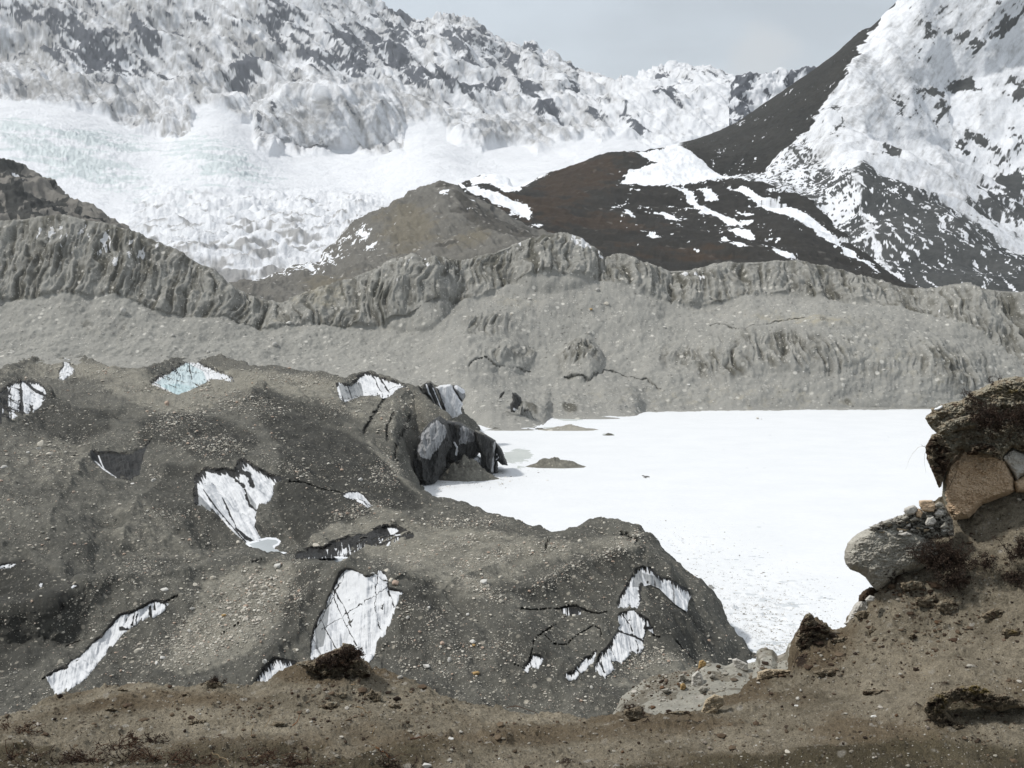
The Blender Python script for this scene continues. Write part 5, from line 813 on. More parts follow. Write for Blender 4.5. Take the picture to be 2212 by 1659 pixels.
boulder('boulder', P4([(1240,548),(1270,490),(1300,440),(1330,410),(1390,400),(1410,450),(1400,520),(1340,560),(1290,580)]), 5.72, .07, 14, M_pale_rock, 'pale flaking rock face showing below the grey boulder', seed=110, amp=.012)
def sod_mask(lt=.3, dk_=.2, yl=None, sd_=0):
    def f(xs, ys, s, W_):
        n = fbm(stack(xs / 16, ys / 10, np.float64(sd_)), 5, .65, sd_ + 3); m2 = fbm(stack(xs / 30, ys / 18, np.float64(sd_ + 3)), 4, .6, sd_ + 5)
        return ss(.1, .8, n + lt), ss(.2, .8, -n + m2 + dk_), (blobs(xs, ys, yl) * ss(-.4, .6, n) if yl else 0 * xs)
    return f
boulder('sod_overhang', P3([(1545,405),(1560,380),(1590,362),(1588,335),(1625,330),(1650,315),(1700,300),(1790,282),(1850,230),(1900,215),(1950,190),(2000,165),(2060,140),(2150,122),(2250,128),(2700,150),(3200,190),(3450,320),(3380,520),(3050,680),(2700,730),(2230,640),(2180,625),(2130,598),(2090,640),(2060,690),(2000,660),(1960,645),(1900,640),(1850,655),(1800,620),(1760,645),(1720,690),(1690,730),(1665,800),(1655,865),(1640,875),(1628,850),(1610,800),(1585,740),(1570,690),(1560,640),(1548,600),(1570,545),(1590,515),(1625,505),(1590,475),(1565,440)]), 5.6, .12, 30, M_sod, 'overhanging sod cornice crowning the right bank above the rusty boulder', cat='sod', seed=113, amp=.04, fs=34, flat=.2, jag=1.4, masks=sod_mask(.5, -.3, [(2190,850,60,14,0,1),(2160,835,40,8,-20,.6)], 3))
boulder('sod_lump', P3([(1560,690),(1548,600),(1575,540),(1600,510),(1650,520),(1700,600),(1740,640),(1700,720),(1670,790),(1655,865),(1640,875),(1628,850),(1600,780)]), 5.5, .06, 14, M_sod, 'dark crumbling root mat hanging from the left end of the sod cornice', cat='sod', seed=117, amp=.035, fs=14, masks=sod_mask(-.4, .6, None, 7), jag=1.6)
boulder('sod_lump', P3([(1620,470),(1720,410),(1850,380),(1900,430),(1890,470),(1780,480),(1700,520),(1640,510)]), 5.46, .05, 14, M_sod, 'pale earthy shelf in the front of the sod cornice', cat='sod', seed=118, amp=.03, fs=16, masks=sod_mask(.5, -.2, None, 8), jag=1.4)
boulder('sod_lump', P3([(1830,650),(1850,590),(1930,570),(2010,590),(2060,640),(2055,690),(1990,660),(1930,650)]), 5.46, .05, 12, M_sod, 'lower crumbly lump of the sod hanging over the rusty boulder', cat='sod', seed=119, amp=.035, fs=14, masks=sod_mask(-.1, .4, None, 9), jag=1.6)
boulder('snow_patch', P3([(1600,345),(1640,322),(1665,318),(1660,335),(1620,352)]), 5.5, .02, 4, M_lake, 'little snow patch on the tip of the sod cornice', cat='snow patch', seed=120, amp=.002)
# stones piled on the grey boulder
boulder('rubble_ledge', P3([(1160,1160),(1190,1128),(1250,1100),(1300,1085),(1380,1062),(1440,1030),(1510,1015),(1600,995),(1670,985),(1730,1090),(1740,1200),(1500,1230),(1300,1200),(1200,1180)]), 5.56, .07, 12, M_silt0, 'bed of grey grit and flakes under the stone pile on the grey boulder', cat='rubble', seed=129, amp=.02, fs=10, jag=1.4, masks=lambda xs, ys, s, W_: (ss(-.4, .5, fbm(stack(xs / 7, ys / 5, 2.), 4, .7, 4)), 0 * xs, 0 * xs))
for i in range(46):
    c0 = P3([(rng_.uniform(1215, 1700), 0)])[0][0]; cy = np.interp(c0, [q[0] for q in P3([(1215,0),(1440,0),(1700,0)])], [q[1] for q in P3([(0,1120),(0,1060),(0,1060)])]) + rng_.uniform(-2, 34)
    r0 = rng_.uniform(2.5, 6.5); t_ = np.sort(rng_.uniform(0, 2 * math.pi, 6)); q = [(c0 + r0 * math.cos(t) * 1.4, cy + r0 * math.sin(t) * .7) for t in t_]
    boulder('stone_flake', q, 5.47 + rng_.uniform(-.01, .01), .012, 3, (M_pale_rock, M_grey_rock, M_grey_rock, M_sod)[i % 4], 'small angular flake in the loose pile on the grey boulder', cat='stone', seed=800 + i, amp=.002, flat=.6, fs=8, jag=.3, step=.5, masks=lambda xs, ys, s, W_: (0 * xs, 0 * xs, 0 * xs), group='flakes in the stone pile')
STN = [([(1503,960),(1540,956),(1592,957),(1618,990),(1602,1036),(1570,1034),(1530,1030),(1505,995)], 'brown', 'angular reddish brown stone topping the pile on the grey boulder', .6),
 ([(1400,1035),(1405,1012),(1435,998),(1470,990),(1492,1008),(1495,1030),(1470,1052),(1420,1058)], 'pale', 'rounded pale stone left of the reddish brown stone on the pile', .1),
 ([(1600,988),(1640,968),(1668,985),(1660,1005),(1610,1008)], 'grey', 'small flat grey stone right of the reddish brown stone', .3),
 ([(1600,1052),(1630,1015),(1672,1032),(1668,1060),(1620,1070)], 'pale', 'light grey stone under the small flat one in the pile', .4),
 ([(1540,1112),(1560,1075),(1600,1062),(1622,1100),(1600,1127),(1550,1132)], 'pale', 'pale blocky stone below the reddish brown stone', .4),
 ([(1640,1142),(1680,1098),(1707,1140),(1670,1157)], 'grey', 'grey wedge-shaped stone at the right foot of the pile', .5),
 ([(1163,1137),(1210,1128),(1252,1140),(1200,1151)], 'grey', 'flat dark stone lying alone at the left end of the pile', .5),
 ([(1435,1090),(1475,1065),(1507,1090),(1450,1104)], 'grey', 'small slanting stone in the middle of the pile', .5),
 ([(1350,1185),(1420,1170),(1460,1190),(1400,1205)], 'pale', 'thin pale flake on top of the grey boulder', .5),
 ([(1255,1115),(1290,1090),(1320,1100),(1300,1125)], 'grey', 'small rounded stone on the left shoulder of the pile', .3),
 ([(1380,1080),(1420,1060),(1440,1075),(1400,1100)], 'grey', 'dark slab leaning below the rounded pale stone', .5),
 ([(1480,1040),(1500,1010),(1530,1040),(1515,1075),(1485,1070)], 'brown', 'dark reddish stone directly under the reddish brown one', .5),
 ([(1138,1627),(1170,1598),(1206,1610),(1196,1640),(1150,1650)], 'pale', 'small white stone held under the dark lump below the grey boulder', .4)]
for i, (q, c_, lb, fl_) in enumerate(STN):
    boulder('stone', P3(q), 5.46 + .004 * (i % 4), .03, 5, {'brown': M_brown_rock, 'pale': M_pale_rock, 'grey': M_grey_rock}[c_], lb, cat='stone', seed=130 + i, amp=.004, flat=fl_, fs=10, jag=.3, step=.5, masks=lambda xs, ys, s, W_: (0 * xs, 0 * xs, 0 * xs), group='stones piled on the grey boulder' if i < 12 else None)

# ------------------------------------------------------------------ clods and moss on the bank
def clodb(q, Y, label, seed, th=.05, rad=14, lt=-.1, dk_=.4, yl=None, name='clod', amp=.03, fs=12, cat='clod', group=None):
    return boulder(name, q, Y, th, rad, M_sod, label, cat=cat, seed=seed, amp=amp, fs=fs, jag=1.5, masks=sod_mask(lt, dk_, yl, seed), group=group, step=.7)
def Yb(px, py, off=0.0):
    w_, n_, ok = H.hit([px], [py]); return float(w_[0, 1]) - off
clodb(P1([(1600,1090),(1690,1078),(1730,1045),(1790,1030),(1845,1000),(1855,985),(1890,988),(1915,1000),(1925,1045),(1960,1070),(1985,1110),(2000,1160),(1940,1185),(1850,1190),(1780,1180),(1700,1150),(1640,1120)]), 5.5, 'reddish brown tussock crowning the bank in front of the tall ice face', 151, th=.09, rad=22, amp=.045, fs=22)
clodb(P4([(1000,570),(1005,545),(1030,500),(1055,488),(1075,505),(1085,535),(1150,545),(1165,590),(1120,640),(1060,690),(1010,750),(975,800),(962,775),(985,700),(972,650),(985,600)]), 5.6, 'dark reddish sod stump standing at the brink above the lake', 153, th=.09, rad=18, amp=.04, fs=18)
CL = [((1160,1205,40,24), 'dark tussock on the crest of the bank left of the big tussock'), ((1005,1265,30,12), 'flat dark clod on the crest left of the dark tussock'), ((600,1340,30,14), 'dark clod half buried near the left end of the crest'), ((660,1235,28,10), 'small twiggy clod at the left end of the crest'), ((1060,1415,55,22), 'flaky clod with twigs below the crest'), ((1510,1425,48,16), 'smooth dark clod in the slope below the big tussock'), ((1850,1265,34,16), 'small clod just under the big tussock'), ((2010,1275,55,36), 'shaggy dark clod right below the big tussock'), ((1790,1330,60,24), 'crumbled reddish clod left of the shaggy one'), ((2130,1330,40,20), 'low clod on the slope right of the shaggy one')]
for i, ((a, b, rx, ry), lb) in enumerate(CL):
    t_ = np.linspace(0, 2 * math.pi, 13)[:-1]; jr = 1 + .3 * rng_.uniform(-1, 1, 12)
    q = P1([(a + rx * math.cos(t) * j, b + ry * math.sin(t) * j) for t, j in zip(t_, jr)]); c0 = np.mean(q, 0)
    clodb(q, Yb(c0[0], min(max(c0[1], 1485), 1655), .015), lb, 160 + i, th=.02, rad=7, fs=9, amp=.012, lt=.1, dk_=.1)
CL2 = [((110,1035,50,40), 'reddish tuft on the crest of the bank in the middle right'), ((600,560,40,26), None), ((1690,430,70,40), 'dark mossy clod in the bank below the shrub'), ((1790,460,60,34), 'clod right of the dark mossy one below the shrub'), ((1600,340,60,26), 'rusty brown tuft of moss above the dark mossy clod'), ((1350,500,50,26), 'reddish clod on the shoulder below the pale flaking rock'), ((1250,640,70,26), 'low reddish clod on the slope right of the sod stump'), ((1390,585,26,20), 'little clod between the shoulder and the low reddish clod'), ((1610,615,20,18), 'single round clod on the pale right slope'), ((1170,810,90,28), 'crusty clod line low on the right slope'), ((1400,920,60,20), 'flat reddish clod in the lower right slope'), ((545,985,50,50), None), ((2050,510,60,40), 'ochre moss cushion on the upper right bank'), ((2150,600,60,30), 'dark moss cushion below the ochre one'), ((350,1030,50,12), 'flat reddish mat on the crest right of the tuft')]
for i, ((a, b, rx, ry), lb) in enumerate(CL2):
    if not lb: continue
    t_ = np.linspace(0, 2 * math.pi, 13)[:-1]; jr = 1 + .3 * rng_.uniform(-1, 1, 12)
    q = P4([(a + rx * math.cos(t) * j, b + ry * math.sin(t) * j) for t, j in zip(t_, jr)]); c0 = np.mean(q, 0)
    yl = [(c0[0], c0[1] - 3, 18, 10, 0, .9)] if 'ochre' in lb else None
    clodb(q, Yb(c0[0], max(c0[1], atx(HS, c0[0]) + 6), .02), lb, 180 + i, th=.022, rad=8, fs=9, amp=.013, yl=yl, lt=.1, dk_=.1)
q = P4([(1660,1010),(1700,940),(1760,920),(1830,900),(1880,885),(1960,878),(2010,900),(2070,930),(2130,930),(2200,960),(2240,1010),(2170,1000),(2080,1020),(2010,1010),(1900,960),(1830,970),(1790,1020),(1830,1060),(1900,1090),(1950,1150),(1940,1170),(1860,1165),(1790,1150),(1730,1080),(1690,1040)])
clodb(q, Yb(2080, 1545, .03), 'horseshoe of ochre and brown moss low on the right bank', 211, th=.06, rad=11, fs=14, amp=.03, lt=-.2, dk_=.1, yl=[(2110,1490,50,14,10,1.2),(2030,1520,24,30,0,.9)], name='moss_cushion', cat='moss')

# ------------------------------------------------------------------ pale silt spur between bank and lake
SL = [(1300,1600,9)] + [(a, b, 11.) for a, b in P4([(0,1010),(40,930),(130,885),(200,835),(240,815),(330,795),(400,790),(460,780),(520,755),(600,765),(660,745),(720,765),(765,752),(778,700),(800,690),(850,692),(880,722),(930,702),(955,660),(990,640),(1100,700)])] + [(1850,1500,11.)]
S = Land([([(1290,1700,7.5),(1850,1640,7.5)], 'Y'), ([(1290,1620,8.6),(1500,1600,8.6),(1850,1560,8.6)], 'Y'), (SL, 'Y'), ([(x, y + 50, 12.5) for x, y, Y in SL], 'Y'), ([(1290,1800,60),(1850,1800,60)], 'Y')], 1290, 1800, 1.3, [20, 110, 10, 12], sm=1, hs=0)
W = S.W; am = ss(2.2, 1.95, S.k)
S.push(am * (fbm(W / .8, 4, .5, 321) * .07 + fbm(W / .2, 4, .6, 323) * .02)); S.done()
x, y = S.px, S.py; n1 = fbm(W / .5, 4, .6, 325)
M_silt = ground_mat('silt_slope', ((.20, .192, .165), (.31, .30, .26)), [(0, (.11, .10, .08), (.19, .175, .14), .6)], scale=.25, bump=.6, bdist=.05, var=.2, speck=[(2.2, .75, (.10, .085, .07), .7), (1.3, .85, (.45, .42, .38), .6)])
S.build('silt_spur', M_silt, (ss(.2, .8, n1 + blobs(x, y, [(1440,1470,70,24,-20,.8),(1360,1540,60,30,0,.8)])), 0, 0))
def Ys(a, b):
    w_, n_, ok = S.hit([a], [b]); return float(w_[0, 1])
SR = [([(415,900),(418,830),(450,800),(470,820),(485,870),(510,895),(460,905)], 'pale', 'tall pale slab standing on the silt spur'), ([(452,790),(458,750),(478,742),(496,760),(492,785),(470,795)], 'ochre', 'round ochre stone on the brow of the silt spur'), ([(635,740),(660,735),(720,765),(722,800),(700,812),(650,790)], 'pale', 'flat pale rock at the lake end of the silt spur'), ([(355,905),(358,875),(375,868),(388,885),(378,908)], 'ochre', 'small orange stone in the rubble of the silt spur'), ([(450,905),(470,885),(505,890),(500,915),(470,925)], 'grey', 'grey brown stone below the tall pale slab'), ([(345,860),(350,825),(375,815),(385,840),(370,862)], 'grey', 'upright grey stone left of the tall pale slab'), ([(445,1065),(475,1010),(490,960),(540,928),(590,945),(598,980),(560,1010),(550,1060),(500,1050)], 'cream', 'cream coloured root-like rock at the foot of the silt spur'), ([(768,850),(775,810),(820,792),(900,795),(958,800),(940,812),(870,825),(820,850),(790,862)], 'cream', 'flat cream rock wedged at the brink left of the sod stump'), ([(940,700),(945,665),(965,658),(975,690),(965,710)], 'pale', 'small pale stone at the top of the silt spur beside the sod stump'), ([(275,925),(250,905),(290,895),(310,915)], 'grey', 'flat stone left in the rubble of the silt spur'), ([(510,835),(525,815),(545,825),(540,850)], 'grey', 'small stone right of the tall pale slab')]
MR = {'pale': M_pale_rock, 'grey': M_grey_rock, 'ochre': rock_mat('ochre_rock', (.30, .19, .08), (.45, .32, .15), (), .05), 'cream': rock_mat('cream_rock', (.33, .26, .17), (.52, .45, .34), [(1, (.10, .05, .025), (.18, .1, .05), .6)], .05)}
for i, (q, c_, lb) in enumerate(SR):
    q = P4(q); c0 = np.mean(q, 0); Y_ = Ys(c0[0], c0[1] + 6) if i not in (6, 7) else Yb(c0[0], atx(HS, c0[0]) + 4, -.02)
    boulder('stone', q, Y_, .045 if i not in (6, 7) else .03, 5, MR[c_], lb, cat='stone', seed=230 + i, amp=.012, flat=.4, fs=10, jag=.5, step=.55)

# ------------------------------------------------------------------ loose stones
def ico():
    t = (1 + 5 ** .5) / 2
    V = np.array([(-1,t,0),(1,t,0),(-1,-t,0),(1,-t,0),(0,-1,t),(0,1,t),(0,-1,-t),(0,1,-t),(t,0,-1),(t,0,1),(-t,0,-1),(-t,0,1)], float); V /= np.linalg.norm(V[0])
    F = np.array([(0,11,5),(0,5,1),(0,1,7),(0,7,10),(0,10,11),(1,5,9),(5,11,4),(11,10,2),(10,7,6),(7,1,8),(3,9,4),(3,4,2),(3,2,6),(3,6,8),(3,8,9),(4,9,5),(2,4,11),(6,2,10),(8,6,7),(9,8,1)])
    return V, F
def subd(V, F):
    mid = {}; V = list(map(tuple, V)); out_ = []
    def m(a, b):
        k = (min(a, b), max(a, b))
        if k not in mid:
            v = (np.array(V[a]) + np.array(V[b])) / 2; v /= np.linalg.norm(v); mid[k] = len(V); V.append(tuple(v))
        return mid[k]
    for a, b, c in F:
        x_, y_, z_ = m(a, b), m(b, c), m(c, a); out_ += [(a, x_, z_), (b, y_, x_), (c, z_, y_), (x_, y_, z_)]
    return np.array(V), np.array(out_)
def stone_shape(seed, n=2):
    r = np.random.RandomState(seed); V, F = ico()
    for _ in range(n): V, F = subd(V, F)
    for _ in range(9):                                   # chop flat facets
        d_ = r.normal(size=3); d_ /= np.linalg.norm(d_); h = r.uniform(.55, .85); t = V @ d_; V = V - np.maximum(t - h, 0)[:, None] * d_
    V = V * (1 + .12 * fbm(V * 1.6 + seed, 3, .5, seed))[:, None]
    V[:, 2] += .35; return V, F
def stone_mat(name, ramp):
    m = bpy.data.materials.new(name); m.use_nodes = True; t = m.node_tree; b = t.nodes['Principled BSDF']; b.inputs['Roughness'].default_value = .9; b.inputs['Specular IOR Level'].default_value = .2
    a = t.nodes.new('ShaderNodeVertexColor'); a.layer_name = 'mask'; s_ = t.nodes.new('ShaderNodeSeparateColor'); t.links.new(a.outputs[0], s_.inputs[0])
    oi = t.nodes.new('ShaderNodeObjectInfo'); ad = t.nodes.new('ShaderNodeMath'); ad.operation = 'ADD'; t.links.new(s_.outputs[0], ad.inputs[0])
    ml = t.nodes.new('ShaderNodeMath'); ml.operation = 'MULTIPLY'; t.links.new(oi.outputs['Random'], ml.inputs[0]); t.links.new(s_.outputs[1], ml.inputs[1]); t.links.new(ml.outputs[0], ad.inputs[1])
    r = t.nodes.new('ShaderNodeValToRGB'); t.links.new(ad.outputs[0], r.inputs[0]); el = r.color_ramp.elements
    el[0].position, el[0].color = 0, (*ramp[0], 1); el[1].position, el[1].color = 1, (*ramp[-1], 1)
    for i, c_ in enumerate(ramp[1:-1]): q_ = el.new((i + 1) / (len(ramp) - 1)); q_.color = (*c_, 1)
    n_ = t.nodes.new('ShaderNodeTexNoise'); n_.inputs['Scale'].default_value = 6; n_.inputs['Detail'].default_value = 5
    tc_ = t.nodes.new('ShaderNodeTexCoord'); t.links.new(tc_.outputs['Object'], n_.inputs[0])
    mr_ = t.nodes.new('ShaderNodeMapRange'); mr_.inputs[3].default_value = .75; mr_.inputs[4].default_value = 1.25; t.links.new(n_.outputs['Fac'], mr_.inputs[0])
    v_ = t.nodes.new('ShaderNodeVectorMath'); v_.operation = 'SCALE'; t.links.new(r.outputs[0], v_.inputs[0]); t.links.new(mr_.outputs[0], v_.inputs['Scale']); t.links.new(v_.outputs[0], b.inputs['Base Color'])
    return m
M_st = stone_mat('moraine_stone', [(.12, .115, .10), (.24, .23, .20), (.36, .345, .30), (.45, .42, .36), (.58, .56, .50), (.38, .29, .23)])
M_stp = stone_mat('pale_stone', [(.15, .145, .13), (.26, .25, .23), (.36, .35, .32), (.45, .44, .41), (.62, .61, .58)])
M_stb = stone_mat('bank_grit', [(.03, .02, .014), (.08, .06, .04), (.17, .15, .12), (.26, .24, .20), (.40, .38, .34), (.10, .06, .035)])
def scatter(name, land, xs, ys, size, mat, label, seed, tint=None, squash=.65, sink=.25):
    """many small stones of one kind nobody could count, one mesh"""
    W_, N_, ok = land.hit(xs, ys); W_, size = W_[ok], size[ok]; n = len(W_); r = np.random.RandomState(seed); V0, F0 = ico()
    if tint is not None: tint = tint[ok]
    Sc = size[:, None] * r.uniform(.6, 1.3, (n, 3)); Sc[:, 2] *= squash; jit = 1 + r.uniform(-.28, .28, (n, 12, 1))
    P = V0[None] * jit * Sc[:, None]; a = r.uniform(0, 6.28, n); c_, s_ = np.cos(a)[:, None], np.sin(a)[:, None]
    P = np.stack([P[..., 0] * c_ - P[..., 1] * s_, P[..., 0] * s_ + P[..., 1] * c_, P[..., 2]], -1)
    V = P + W_[:, None] + np.array([0, 0, 1]) * (size * (squash - sink))[:, None, None]
    F = F0[None] + (np.arange(n) * 12)[:, None, None]
    t = tint if tint is not None else r.uniform(0, 1, n)
    o = mesh(name, V.reshape(-1, 3), F.reshape(-1, 3), mat, masks=(np.repeat(t, 12), 0, 0), smooth=False)
    return tag(o, label, kind='stuff')
def pxsample(n, x0, x1, y0, y1, dens, seed):
    r = np.random.RandomState(seed); xs = r.uniform(x0, x1, n * 4); ys = r.uniform(y0, y1, n * 4)
    k = r.uniform(0, 1, n * 4) < dens(xs, ys); return xs[k][:n], ys[k][:n]
def notice(xs, ys, m=1.5):
    d = np.full(xs.shape, 99.)
    for q in list(IC.values()) + list(POND.values()): d = np.minimum(d, sdf(q, xs, ys))
    return d > m
def dG(xs, ys):
    n = fbm(stack(xs / 40, ys / 22, 1.0), 4, .6, 401); return np.clip(.16 + .9 * ss(.15, .8, blobs(xs, ys, RUB) + n * .35) - .25 * blobs(xs, ys, DKP), .04, 1) * notice(xs, ys)
G.W = GW
xs, ys = pxsample(64000, -20, 1640, 755, 1580, dG, 5); r_ = np.random.RandomState(6)
Wt, _, _ = G.hit(xs, ys); px_ = Wt[:, 1] / FOC
sz = px_ * np.clip(r_.pareto(3.0, len(xs)) * 1.25 + .75, .75, 4.6) * .8
scatter('moraine_stones', G, xs, ys, sz, M_st, 'countless small stones strewn over the debris-covered ice', 7, tint=np.clip(r_.normal(.62, .25, len(xs)), 0, 1))
dE = lambda xs, ys: .25 + .75 * ss(0, .6, blobs(xs, ys, [(1160,690,90,60,40,1),(1200,660,120,30,0,.9),(1300,680,150,30,10,.7),(1350,700,60,10,0,.6),(1080,860,100,30,0,.8),(1300,870,200,24,0,.6),(1800,745,140,60,20,.6),(1700,715,100,8,0,.7)]))
xs, ys = pxsample(16000, -20, 2212, 500, 920, dE, 15)
Wt, Nt, ok = Em.hit(xs, ys); ok = ok & (Wt[:, 2] > .5); xs, ys = xs[ok], ys[ok]; px_ = Wt[ok, 1] / FOC
sz = px_ * np.clip(r_.pareto(3.4, len(xs)) * .9 + .5, .5, 2.6) * .75
scatter('talus_stones', Em, xs, ys, sz, M_stp, 'countless pale stones lying on the talus of the far moraine wall', 17, tint=np.clip(r_.normal(.62, .25, len(xs)), 0, 1))
def dH(xs, ys): return np.clip(.5 + .6 * fbm(stack(xs / 60, ys / 30, 2.0), 4, .6, 411) + .3 * ss(1560, 1650, ys), .05, 1)
xs, ys = pxsample(24000, -10, 2230, 940, 1680, dH, 25)
Wt, Nt, ok = H.hit(xs, ys); ok &= Wt[:, 1] < 6.1; xs, ys = xs[ok], ys[ok]; px_ = Wt[ok, 1] / FOC
sz = px_ * np.clip(r_.pareto(2.8, len(xs)) * 1.3 + .8, .8, 7) * .85
scatter('bank_grit', H, xs, ys, sz, M_stb, 'countless grit and earth crumbs on the near bank', 27, tint=np.clip(r_.normal(.42, .36, len(xs)), 0, 1))
xs, ys = pxsample(1500, 1330, 1730, 1400, 1560, lambda a, b: .15 + .85 * ss(.1, .7, blobs(a, b, [(1440,1470,70,24,-20,1),(1370,1500,40,20,0,.8),(1660,1440,50,16,0,.6)])), 35)
scatter('silt_pebbles', S, xs, ys, .0045 * np.clip(r_.pareto(2.6, len(xs)) * 1.6 + 1, 1, 7), M_stb, 'countless pebbles stuck in the pale silt spur', 37, tint=np.clip(r_.normal(.5, .3, len(xs)), 0, 1))
def dC(xs, ys): return np.clip(ss(.1, 1.0, .15 + .7 * blobs(xs, ys, [(740,1520,120,50,0,1),(2000,1320,160,100,0,.9),(1780,1400,90,60,0,.9),(1900,1360,60,60,0,.9),(2120,1540,120,50,0,.6),(500,1540,200,40,0,.5),(1500,1570,160,20,0,.4)]) + .5 * fbm(stack(xs / 50, ys / 26, 7.0), 4, .6, 421)), 0, 1)
xs, ys = pxsample(4200, -10, 2230, 1100, 1680, dC, 45)
Wt, Nt, ok = H.hit(xs, ys); ok &= Wt[:, 1] < 6.0; xs, ys = xs[ok], ys[ok]; px_ = Wt[ok, 1] / FOC
scatter('earth_clods', H, xs, ys, px_ * np.clip(r_.pareto(2.4, len(xs)) * 2.2 + 1.8, 1.8, 11), stone_mat('earth_clod', [(.02, .013, .009), (.06, .04, .026), (.12, .09, .06), (.05, .03, .02), (.17, .14, .10)]), 'countless dark crumbs of turf and earth on the near bank', 47, squash=.5, tint=np.clip(r_.normal(.35, .28, len(xs)), 0, 1))
# individual stones on the glacier
protos = []
for i in range(7):
    V, F = stone_shape(500 + i); protos.append((V, F))
def base_mesh(i, mat, tr):
    V, F = protos[i]; o = mesh('boulder', V, F, mat, masks=(tr[0], tr[1], 0)); m = o.data; bpy.data.objects.remove(o); return m
PM = [base_mesh(i, M_st, (.15, .8)) for i in range(7)]
PP = {'cream': base_mesh(0, M_stp, (.85, 0)), 'tan': base_mesh(1, M_st, (.62, 0)), 'red': base_mesh(2, M_st, (1, 0)), 'white': base_mesh(3, M_stp, (1, 0)), 'yellow': base_mesh(4, MR['ochre'], (0, 0)), 'grey': base_mesh(5, M_stp, (.35, 0)), 'palegrey': base_mesh(5, M_stp, (.7, 0))}
def put(me, land, px, py, w_, h_, rz, label, group=None, cat='boulder', tilt=0):
    W_, N_, ok = land.hit([px], [py])
    if not ok[0]: return None
    m = W_[0, 1] / FOC; o = bpy.data.objects.new('boulder', me); link(o); o.location = W_[0]
    o.scale = (w_ * m / 2, (w_ + h_) * m / 4, h_ * m / 2 * 1.05); o.rotation_euler = (0, R(tilt), R(rz)); return tag(o, label, cat, group)
TT = lambda a, b: Z(700,1125,1000,[(a, b)])[0]
T1 = lambda a, b: Z(0,1125,1000,[(a, b)])[0]
SPEC = [(TT(598,652),18,15,'red','reddish brown boulder at the right shoulder of the tall ice face'),(TT(563,640),13,12,'tan','tan boulder beside the reddish brown one at the tall ice face'),(TT(540,590),16,8,'tan','low tan boulder above the right shoulder of the tall ice face'),(TT(1060,645),24,13,'cream','pale flat boulder alone in the middle of the near hill'),(TT(980,825),9,8,'cream','small pink stone right of centre on the near hill'),(TT(1003,970),14,11,'cream','cream block above an orange stone on the near hill'),(TT(1012,992),11,6,'yellow','orange stone directly under the cream block'),(TT(836,980),10,11,'red','single dark red stone left of the cream block'),(TT(755,1102),24,11,'cream','wide cream boulder low on the near hill behind the bank'),(TT(1026,1140),16,11,'yellow','yellowish stone low on the near hill, right of the wide cream boulder'),(TT(880,1070),9,14,'palegrey','narrow upright pale stone between the wide cream and yellowish boulders'),(TT(395,94),13,9,'white','white boulder alone on the dark slope above the curved ice band'),(TT(165,450),24,10,'tan','long tan boulder on the lip of the black ice ledge'),(TT(760,788),8,7,'cream','small pale stone right of the tall ice face, upper'),(TT(662,843),9,8,'palegrey','small pale stone right of the tall ice face, lower'),(TT(600,790),9,6,'cream','pale stone touching the right edge of the tall ice face'),(TT(1155,625),13,9,'tan','tan stone near the top of the fold right of the pale flat boulder'),(TT(1640,1220),9,9,'palegrey','whitish stone at the foot of the near hill by the silt spur'),(TT(465,600),12,7,'cream','small cream stone in the notch atop the tall ice face'),(TT(1590,428),12,8,'tan','tan stone on the crest of the near hill'),(TT(1310,700),9,7,'red','small reddish stone on the upper near hill'),
 (T1(1500,558),20,15,'cream','big cream boulder right of the frozen pool below the heart-shaped ice'),(T1(1505,592),16,9,'tan','flat tan boulder just below the big cream one'),(T1(888,690),19,9,'cream','elongated cream boulder above the slanting ice face'),(T1(747,1018),24,13,'tan','wide flat tan boulder in the lower rubble right of the slanting ice face'),(T1(880,1058),16,10,'cream','cream boulder right of the wide flat tan one'),(T1(850,1086),8,11,'white','small white upright stone under the cream boulder'),(T1(1437,1075),13,14,'cream','pale round boulder above the small streaked ice face'),(T1(830,100),12,8,'cream','cream stone on the dark slope left of the heart-shaped ice'),(T1(1285,435),12,9,'tan','tan stone at the left lip of the frozen pool'),(T1(1060,665),14,12,'tan','tan boulder at the top left of the rubble field'),(T1(1325,780),13,11,'red','brown boulder in a hollow of the rubble field'),(T1(1150,625),16,9,'tan','slanting tan slab at the top of the rubble field'),(T1(1420,680),15,12,'tan','largest tan block at the right of the rubble field'),(T1(1345,725),13,16,'tan','upright tan block in the centre of the rubble field'),(T1(1020,915),11,8,'palegrey','pale stone low in the rubble field'),(T1(1210,830),11,8,'yellow','yellowish stone in the lower rubble field'),(T1(1035,795),16,7,'cream','long cream slab in the left part of the rubble field')]
for k_, ((a, b), w_, h_, c_, lb) in enumerate(SPEC): put(PP[c_], G, a, b + h_ * .4, w_, h_, 40 * k_, lb, 'large stones on the near hill')
S0 = lambda a, b: Z(0,880,500,[(a, b)])[0]
for k_, ((a, b), w_, h_, c_, lb) in enumerate([(S0(430,885),18,18,'tan','tan boulder on the left slope above its fallen pieces'),(S0(400,940),12,9,'cream','cream block just below the tan boulder on the left slope'),(S0(530,1000),18,7,'tan','flat tan slab right of the cream block on the left slope'),(S0(40,1145),24,9,'palegrey','long pale rock at the left edge of the slope'),(S0(295,985),10,7,'cream','small cream rock left of the flat tan slab'),(S0(1660,1280),11,8,'cream','cream stone right of the dark ice pit'),(S0(1430,1325),9,5,'white','white stone at the lower tip of the dark ice pit'),(S0(1800,450),12,14,'red','dark boulder under the blue triangular ice face')]):
    put(PP[c_], G, a, b + h_ * .4, w_, h_, 30 * k_, lb, 'large stones on the left slope')
S5 = lambda a, b: Z(0,500,1000,[(a, b)])[0]
